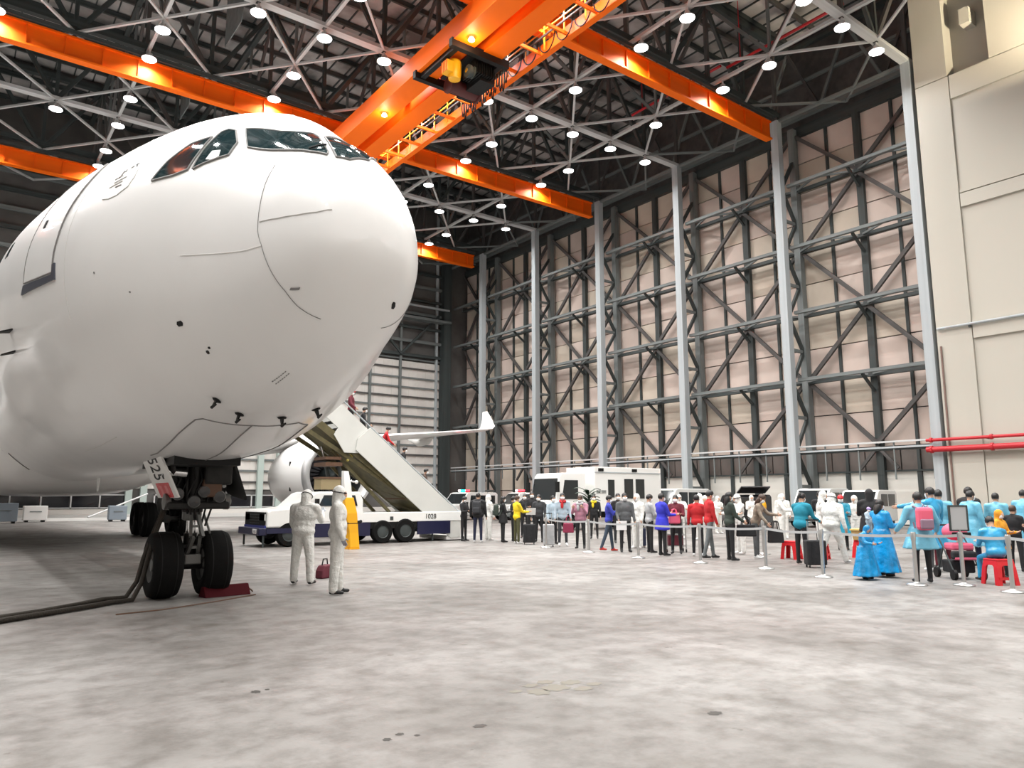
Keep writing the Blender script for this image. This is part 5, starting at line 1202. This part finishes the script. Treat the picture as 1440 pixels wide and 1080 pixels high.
# gear near the far wall
for x, y, sx, sy, sz, m_, nm, lab, c_ in ((3.2, 57, 1.3, .8, 1.15, mat('blue_grey_box', (.20, .24, .28), .6), 'equipment_box', 'low blue grey equipment box beside the white tank at the far wall', 'box'), (-.1, 57, 2.2, .8, .95, MATS['blue_grey_box'], 'equipment_box', 'wide blue grey equipment box at far left under the aircraft', 'box'),
                                     (5.0, 59.5, 1.35, 1.0, .95, M_WHITE, 'water_tank', 'small white cube tank on a low stand at the far wall', 'tank'), (9.6, 57.5, 1.1, .7, .95, MATS['blue_grey_box'], 'equipment_box', 'blue grey equipment box left of the pale green posts', 'box')):
    t = empty(nm, (x, y, 0), 0, lab, c_); MB().box((0, 0, .12 + sz / 2), (sx, sy, sz)).build('box_body', m_, t, bevel=.04)
    for q in (-.35, .35): MB().box((sx * q, 0, .06), (.18, sy * .9, .12)).build('skid', M_BLACK, t)
    MB().box((0, -sy / 2 - .02, .12 + sz * .6), (sx * .5, .02, .05)).build('latch_strip', M_MSTEEL, t)
kr = MB().box((6, 61, .10), (16, .3, .2)).build('low_kerb', M_WHITE); tag(kr, 'long low white kerb before the far wall under the aircraft', 'kerb')
bl = MB().tube([(8.2, 60, .25), (12.4, 62.5, 1.9)], .06, 8).build('leaning_pole', M_WSTEEL); tag(bl, 'thin white pole leaning diagonally before the far windows', 'pole')

# ------------------------------------------------------------------ the people
J = dict
person('white suited worker seen from behind looking at a phone, goggles strap round the hood', (5.36, 13.49), 12, 1.68, C_PPE, C_PPE, SHOEB, None, hood=C_PPE, style='coverall', la=(12, 12, 25, 5), ra=(34, 6, 95, 12), lean=6, nod=28, goggles=True, hand=GLOVE, bulk=1.2, ll=(2, 8, 0), rl=(-2, 9, 0))
person('white suited worker standing sideways beside the yellow jack post, grey gloves', (5.27, 11.78), 78, 1.72, C_PPE, C_PPE, SHOEB, None, hood=C_PPE, style='coverall', la=(-4, 10, 16, 0), ra=(4, 8, 16, 2), goggles=True, hand=C_PPEG, bulk=1.12, ll=(3, 3, 0), rl=(-3, 3, 0))
# on the stairs
def step_z(x): return .50 + SL * (15.5 - x)
for x, dy, a in ((10.55, .35, J(name_label='person in black highest on the aircraft stairs', top=C_BLACK, legs=C_BLACK, face=100)), (11.35, -.45, J(name_label='person in red cap near the top of the stairs', top=C_MAROON, legs=C_BLACK, cap=M_RED, face=95)),
                 (12.0, .05, J(name_label='person in black descending the upper stairs, black hair', top=C_BLACK, legs=C_BLACK, face=80, lean=10)), (12.85, -.1, J(name_label='person in red jacket descending the stairs', top=C_REDC, legs=C_BLACK, face=75, lean=14, nod=20)),
                 (13.75, .15, J(name_label='person in black jacket halfway down the stairs', top=C_BLACK, legs=C_DARK, face=85, lean=10)), (14.75, .2, J(name_label='person in dark brown low on the stairs behind the panel', top=HAIRN, legs=C_BLACK, face=85, lean=8))):
    person(pos=(x, 25.05 + dy, step_z(x)), h=1.58, ra=(20, 14, 30, 0), **a)
# foot of the stairs
person('slim person in black at the foot of the stairs, looking down', (15.35, 23.3), 120, 1.60, C_BLACK, C_BLACK, la=ARM_HOLD, ra=ARM_HOLD, nod=25)
person('broad man in black jacket seen from behind, wearing a black backpack', (15.34, 22.38), 8, 1.72, C_BLACK, C_NAVY, SHOEW, bulk=1.25)
person('white suited worker half hidden behind the black backpack man', (16.37, 23.2), 60, 1.66, C_PPE, C_PPE, SHOEW, None, hood=C_PPE, style='coverall')
person('woman in black with long hair and dark green backpack', (16.05, 21.84), 78, 1.60, C_BLACK, C_BLACK, hair='long', style='coat', la=ARM_HANG, ra=ARM_HOLD)
person('person in black left of the yellow jacket', (16.79, 22.21), 95, 1.60, C_BLACK, C_BLACK, nod=15)
person('person in bright yellow jacket and olive trousers holding white paper', (15.94, 20.87), 62, 1.62, C_YEL, C_OLIVE, SHOEW, 'short', HAIRN, la=ARM_HOLD, ra=(28, 6, 62, 0))
person('man in black jacket facing the viewer right of the yellow jacket', (18.45, 23.64), 185, 1.70, C_BLACK, C_BLACK)
person('tall man in black behind the black suitcase', (18.03, 22.67), 170, 1.78, C_BLACK, C_BLACK, la=ARM_HANG, ra=ARM_HOLD)
person('man in black jacket and white shirt left of the farthest belt post', (17.2, 21.2), 200, 1.66, C_DARK, C_BLACK, lean=3)
person('person in pale blue jacket behind the farthest belt post', (16.75, 19.9), 150, 1.62, C_LBLUE, C_BLACK)
person('woman in pale blue coat with red scarf facing the viewer', (16.41, 19.0), 178, 1.70, C_LBLUE, C_DARK, SHOEW, 'long', scarf=C_REDC, la=ARM_HANG, ra=ARM_HANG, rl=(6, 3, 4))
person('woman in mauve jacket and grey scarf looking down at her hands', (15.97, 17.64), 200, 1.62, C_PINKC, C_BLACK, SHOEB, 'short', HAIRN, scarf=C_LGREY, la=ARM_PHONE, ra=ARM_PHONE, nod=28, bulk=1.15)
person('person in black behind the mauve jacket, yellow vest front', (20.28, 21.61), 190, 1.66, C_BLACK, C_BLACK, scarf=C_YEL)
person('person in blue jacket with dark jeans, red shoes', (15.85, 16.25), 95, 1.62, C_BLUE, C_JEAN, SHOER, 'short', la=ARM_HOLD, ra=ARM_PHONE, nod=18, rl=(-16, 3, 4), ll=(8, 3, 2))
person('person in black behind the blue jacket, only head and shoulders showing', (19.04, 19.06), 170, 1.70, C_BLACK, C_BLACK)
person('man in charcoal jacket holding white paper, behind the third belt post', (15.97, 15.71), 175, 1.68, C_GREY, C_BLACK, SHOEB, ra=(6, 8, 35, 4), la=ARM_HANG, bulk=1.1)
person('white suited worker between the charcoal jacket and the grey hoodie', (17.38, 16.57), 230, 1.66, C_PPE, C_PPE, SHOEW, None, hood=C_PPE, style='coverall')
person('person in pale grey hoodie and black trousers facing right', (16.35, 15.1), 80, 1.64, C_LGREY, C_BLACK, la=ARM_HOLD, ra=ARM_HOLD, nod=20)
person('person in long royal blue coat and black trousers', (15.8, 14.14), 70, 1.66, C_ROYAL, C_BLACK, SHOEB, 'short', style='coat', la=ARM_HOLD, ra=(20, 8, 70, 10), bulk=1.12)
person('person in maroon jacket right of the royal blue coat', (16.62, 14.35), 200, 1.62, C_MAROON, C_BLACK, la=ARM_HOLD, ra=ARM_HOLD)
person('white suited worker standing behind the metal cart, facing the viewer', (22.94, 19.61), 185, 1.66, C_PPE, C_PPE, SHOEW, None, hood=C_PPE, style='coverall', la=ARM_WORK, ra=ARM_WORK, goggles=True)
person('white suited worker right of the metal cart', (22.8, 18.5), 240, 1.70, C_PPE, C_PPE, SHOEW, None, hood=C_PPE, style='coverall', la=ARM_WORK, ra=ARM_WORK)
person('person in red jacket with white hood, seen from behind', (16.5, 13.5), 20, 1.62, C_REDC, C_BLACK, SHOEW, 'short', scarf=C_LGREY)
person('young man in red jacket and grey trousers walking right', (16.05, 12.74), 85, 1.74, C_REDC, C_GTROU, SHOEB, 'short', ll=(10, 3, 3), rl=(-12, 3, 4), la=ARM_HANG, ra=ARM_HANG, lean=3)
person('woman in black with long black hair carrying a black handbag', (15.95, 12.02), 82, 1.68, C_GREEN, C_BLACK, SHOEB, 'long', la=ARM_HOLD, ra=(16, 6, 40, 0), nod=14)
person('white suited worker with goggles behind the black handbag', (18.0, 13.2), 260, 1.64, C_PPE, C_PPE, SHOEW, None, hood=C_PPE, style='coverall', goggles=True, la=ARM_WORK, ra=ARM_WORK, lean=6)
person('white suited worker standing alone before the dark car, facing the viewer', (28.12, 20.0), 185, 1.66, C_PPE, C_LGREY, SHOEW, None, hood=C_PPE, style='coat', la=ARM_HOLD, ra=ARM_HOLD)
person('white suited worker behind the camouflage jacket', (26.3, 17.3), 200, 1.70, C_PPE, C_PPE, SHOEW, None, hood=C_PPE, style='coverall')
person('person bending forward in brown camouflage jacket, white shoes', (17.0, 12.0), 120, 1.66, C_CAMO, C_GREY, SHOEW, 'long', HAIRN, la=ARM_WORK, ra=(20, 10, 20, 0), lean=16, nod=20)
person('white suited worker left of the teal jacket', (23.2, 15.3), 120, 1.66, C_PPE, C_PPE, SHOEW, None, hood=C_PPE, style='coverall', la=ARM_WORK, ra=ARM_WORK)
person('person in teal jacket and black trousers standing by the black trolley bag', (16.45, 10.35), 55, 1.66, C_TEAL, C_BLACK, SHOEB, 'tail', la=ARM_WORK, ra=(20, 10, 45, 0), lean=8, nod=20, bulk=1.12)
person('white suited worker bending over behind the teal jacket', (20.2, 12.1), 110, 1.74, C_PPE, C_PPE, SHOEW, None, hood=C_PPE, style='coverall', la=ARM_WORK, ra=ARM_WORK, lean=10)
person('white suited worker in mid stride walking right, dark mark on the back', (17.38, 10.12), 60, 1.70, C_PPE, C_PPE, SHOEW, None, hood=C_PPE, style='coverall', la=(20, 14, 20, 0), ra=(-8, 16, 20, 0), ll=(-20, 4, 12), rl=(24, 5, 10), lean=8, bulk=1.3, goggles=True)
person('person with black hair beyond the striding white suit', (23.27, 13.89), 30, 1.76, C_BLACK, C_BLACK)
person('person in blue gown wearing a red cap', (22.0, 12.45), 200, 1.62, GOWNT, C_BLACK, style='gown', cap=M_RED, la=ARM_HOLD, ra=ARM_HOLD)
person('white suited worker right of the red cap', (23.6, 12.85), 225, 1.62, C_PPE, C_PPE, SHOEW, None, hood=C_PPE, style='coverall', la=ARM_WORK, ra=ARM_WORK, lean=8)
person('tall figure in a long black coat and black hood', (18.3, 9.6), 25, 1.74, C_BLACK, C_BLACK, SHOEB, None, hood=C_BLACK, style='coat', bulk=1.25, la=ARM_HOLD, ra=ARM_HOLD)
person('woman with long black hair in bright blue poncho facing right', (15.2, 7.78), 75, 1.50, GOWN2, C_NAVY, SHOEB, 'long', style='poncho', la=ARM_WORK, ra=ARM_HOLD, bulk=1.15, nod=20)
person('small child bundled in bright blue poncho at the woman\'s knees', (14.4, 7.72), 150, 1.02, GOWN2, GOWN2, SHOEB, None, hood=GOWN2, style='poncho', bulk=1.45, la=ARM_HOLD, ra=ARM_WORK, mask=None, lean=10, nod=25)
person('child in lilac hat carried high in front of the black coat', (16.6, 8.75, .62), 160, .72, C_LBLUE, C_LBLUE, SHOEW, None, cap=mat('lilac_hat', (.45, .33, .70), .7), style='jacket', bulk=1.2, la=ARM_HOLD, ra=ARM_HOLD)
person('woman in pale blue gown seen from behind with a pink backpack', (14.67, 6.77), 5, 1.64, GOWN3, C_BLACK, SHOEB, 'short', scarf=C_LGREY, style='gown', la=(10, 22, 40, 0), ra=(6, 26, 40, 0), bulk=1.1, long=.62)
person('tall person in teal blue gown raising one arm to point left', (17.2, 7.66), -20, 1.76, GOWN, C_GREY, SHOEW, 'short', style='gown', la=(70, 62, 6, -20), ra=ARM_HANG, bulk=1.12)
person('person with black hair just right of the pointing arm', (18.0, 7.85), 20, 1.72, GOWN3, C_MAROON, SHOEB, 'short', style='gown')
person('person in dark jacket and pale blue gown behind the sign board', (18.9, 7.55), 75, 1.70, GOWN3, C_NAVY, SHOEB, 'short', style='gown', nod=14)
person('big man in black coat behind the stroller', (20.44, 8.2), 70, 1.80, C_BLACK, C_BLACK, SHOEB, 'short', style='coat', bulk=1.3)
person('short person with black hair between the big man and the amber jacket', (18.45, 6.55), 60, 1.38, C_BLACK, C_BLACK, SHOEB, 'short', HAIRN)
person('small person in amber hooded jacket', (16.9, 6.25), 150, 1.30, C_ORANGE, C_BLACK, SHOEB, None, hood=C_ORANGE, style='coat', bulk=1.15, la=ARM_HOLD, ra=ARM_HOLD)
person('person in blue gown sitting on a red stool', (15.58, 5.86, .02), 10, 1.50, GOWN, GOWN, SHOEB, 'short', style='jacket', ll=(78, 10, 82), rl=(78, 12, 82), la=ARM_HOLD, ra=ARM_HOLD, lean=14, bulk=1.15, nod=24)
person('dark haired person in pale blue gown at right, left of the two backs', (21.09, 7.84), 40, 1.66, GOWN3, C_BLACK, SHOEB, 'short', style='gown')
person('dark haired man in pale blue gown at right, leaning in', (21.79, 7.5), 60, 1.74, GOWN3, C_NAVY, SHOEB, 'short', style='gown', lean=6)
person('person in black vest over pale blue gown at the right picture edge', (19.0, 6.25), 20, 1.68, GOWN3, C_NAVY, SHOEB, 'short', style='gown')
person('person in bright blue gown reaching left at the right picture edge', (17.1, 5.3), -80, 1.44, GOWN2, C_MAROON, SHOEB, 'short', style='gown', la=(60, 20, 30, 0), ra=(50, 10, 40, 0), lean=12)
person('white suited worker at the counter left of the lone white suit', (27.6, 21.4), 150, 1.62, C_PPE, C_PPE, SHOEW, None, hood=C_PPE, style='coverall', la=ARM_WORK, ra=ARM_WORK)
person('white suited worker between the red jackets and the cart', (20.5, 16.4), 200, 1.62, C_PPE, C_PPE, SHOEW, None, hood=C_PPE, style='coverall', la=ARM_WORK, ra=ARM_WORK, lean=10)
build_people()

# ------------------------------------------------------------------ carried things
def fw(a): a = R(37 + a); return Vector((math.sin(a), math.cos(a), 0))
def backpack(x, y, face, z, m, label, s=1.0, m2=None):
    t = empty('backpack', (x, y, z), R(-(37 + face)), label, 'backpack')
    b = MB(); b.box((0, 0, .02), (.28 * s, .16 * s, .40 * s)); b.build('pack', m, t, bevel=.06 * s)
    b = MB(); b.box((0, -.09 * s, -.07 * s), (.22 * s, .06 * s, .17 * s)); b.build('pocket', m2 or m, t, bevel=.025 * s)
    for q in (-1, 1): MB().tube([(q * .09 * s, .02 * s, .2 * s), (q * .12 * s, .13 * s, .24 * s), (q * .13 * s, .22 * s, .1 * s), (q * .12 * s, .12 * s, -.15 * s)], .016 * s, 6).build('strap', m2 or m, t)
    MB().tube([(-.03 * s, 0, .22 * s), (0, 0, .26 * s), (.03 * s, 0, .22 * s)], .01, 6).build('grab_loop', m2 or m, t)
f5 = fw(5); backpack(14.67 - f5.x * .22, 6.77 - f5.y * .22, 5, 1.16, M_PINK, 'pink backpack on the back of the woman in pale blue gown', 1.05, mat('mauve_grey_pocket', (.25, .16, .22), .7))
f8 = fw(8); backpack(15.34 - f8.x * .26, 22.38 - f8.y * .26, 8, 1.22, C_DARK, 'black backpack worn by the broad man in black', 1.1)
f7 = fw(78); backpack(16.05 - f7.x * .25, 21.84 - f7.y * .25, 78, 1.12, C_GREEN, 'dark green backpack worn by the long haired woman in black')
def handbag(x, y, z, rz, m, label, w=.42, h=.28, strap=.22):
    t = empty('handbag', (x, y, z), R(rz), label, 'bag')
    MB().prism([(-w / 2, 0), (w / 2, 0), (w * .44, h), (-w * .44, h)], 'Y', -.07, .07).build('bag_body', m, t, bevel=.03)
    for q in (-.05, .05): MB().tube([(-w * .22, q, h - .02), (-w * .15, q, h + strap * .8), (0, q, h + strap), (w * .15, q, h + strap * .8), (w * .22, q, h - .02)], .012, 6).build('handle', m, t)
b1 = Vector((15.95, 12.02, 0)) + fw(85) * .42
handbag(b1.x, b1.y, .60, -37, C_BLACK, 'black handbag carried on the arm of the long haired woman', .50, .30)
b2 = Vector((17.0, 12.0, 0)) + fw(110) * .48
handbag(b2.x, b2.y, .42, -30, C_BLACK, 'black bag hanging from the hand of the bending camouflage jacket person', .42, .34)
b3 = Vector((15.97, 17.64, 0)) + fw(215) * .16 - fw(90) * .30
handbag(b3.x, b3.y, .50, -37, mat('crimson_bag', (.25, .02, .06), .6), 'crimson bag at the side of the woman in mauve', .34, .30)
b4 = Vector((16.62, 14.35, 0)) + fw(200) * .32
handbag(b4.x, b4.y, .86, -37, M_PINK, 'bright pink bag held before the maroon jacket', .32, .30, .1)
def sheet(x, y, z, rz, tilt, w, h, label):
    t = MB().box((0, 0, 0), (w, .006, h)).build('paper_sheet', M_PAPER); t.location = (x, y, z); t.rotation_euler = (R(tilt), 0, R(rz)); tag(t, label, 'paper')
b5 = Vector((15.94, 20.87, 0)) + fw(70) * .52; sheet(b5.x, b5.y, 1.10, -30, 20, .34, .24, 'white paper held by the person in yellow')
b6 = Vector((15.97, 15.71, 0)) + fw(185) * .26 - fw(90) * .12; sheet(b6.x, b6.y, .78, -37, 6, .30, .26, 'white paper held low by the man in charcoal jacket')
yb = empty('yellow_bag', (33.0, 22.8, .0), 0, 'yellow bag on a grey trunk behind the dark car', 'bag')
MB().box((0, 0, .45), (.9, .5, .9)).build('trunk', C_GREY, yb, bevel=.04); MB().ball((0, 0, 1.16), (.2, .16, .3), 12, 8).build('sack', M_YELLOW, yb, True)

# stains on the concrete
OIL = mat('dark_oil', (.05, .045, .04), .6); OILF = mat('faint_oil', (.185, .172, .142), .6)
for x, y, blobs, m_, lab in ((4.2, 4.97, [(0, 0, .13, .10), (.22, .06, .10, .07), (-.20, -.02, .09, .10), (.05, .20, .08, .06), (.34, -.10, .07, .05), (-.12, .18, .07, .05), (.16, -.16, .09, .06), (-.34, .10, .06, .04)], OILF, 'faint brownish patch of oil spots, broadest of the stains on the floor'),
                             (3.1, 4.48, [(0, 0, .05, .035)], OIL, 'small dark stain at the bottom middle of the floor'), (2.17, 6.33, [(0, 0, .035, .05), (.1, .02, .02, .02)], OIL, 'small dark stain on the floor before the nose wheel'),
                             (2.45, 4.6, [(0, 0, .03, .03), (.12, .05, .03, .025), (.2, -.04, .02, .02)], OIL, 'row of tiny dark spots left of the middle floor stain'), (4.64, 3.7, [(0, 0, .06, .045)], OIL, 'dark stain on the floor at lower right')):
    b = MB(); n = 18
    for q, (u, v, rx, ry) in enumerate(blobs):
        b.add([(u, v, .002)] + [(u + math.cos(2 * PI * k / n) * rx * (1 + .22 * math.sin(3 * k + x * 7 + q)), v + math.sin(2 * PI * k / n) * ry * (1 + .25 * math.sin(2.2 * k + y * 5 + q)), .002) for k in range(n)], [(0, 1 + k, 1 + (k + 1) % n) for k in range(n)])
    o = b.build('oil_stain', m_); o.location = (x, y, 0); tag(o, lab, 'stain', 'floor stains')

# lettering becomes mesh
dg = bpy.context.evaluated_depsgraph_get()
for o in [o for o in list(sc.objects) if o.type == 'FONT']:
    me = bpy.data.meshes.new_from_object(o.evaluated_get(dg)); nm = o.name
    n_ = bpy.data.objects.new('tmp', me); COL.objects.link(n_); n_.parent = o.parent
    n_.location = o.location; n_.rotation_euler = o.rotation_euler; n_.scale = o.scale
    bpy.data.objects.remove(o); n_.name = nm
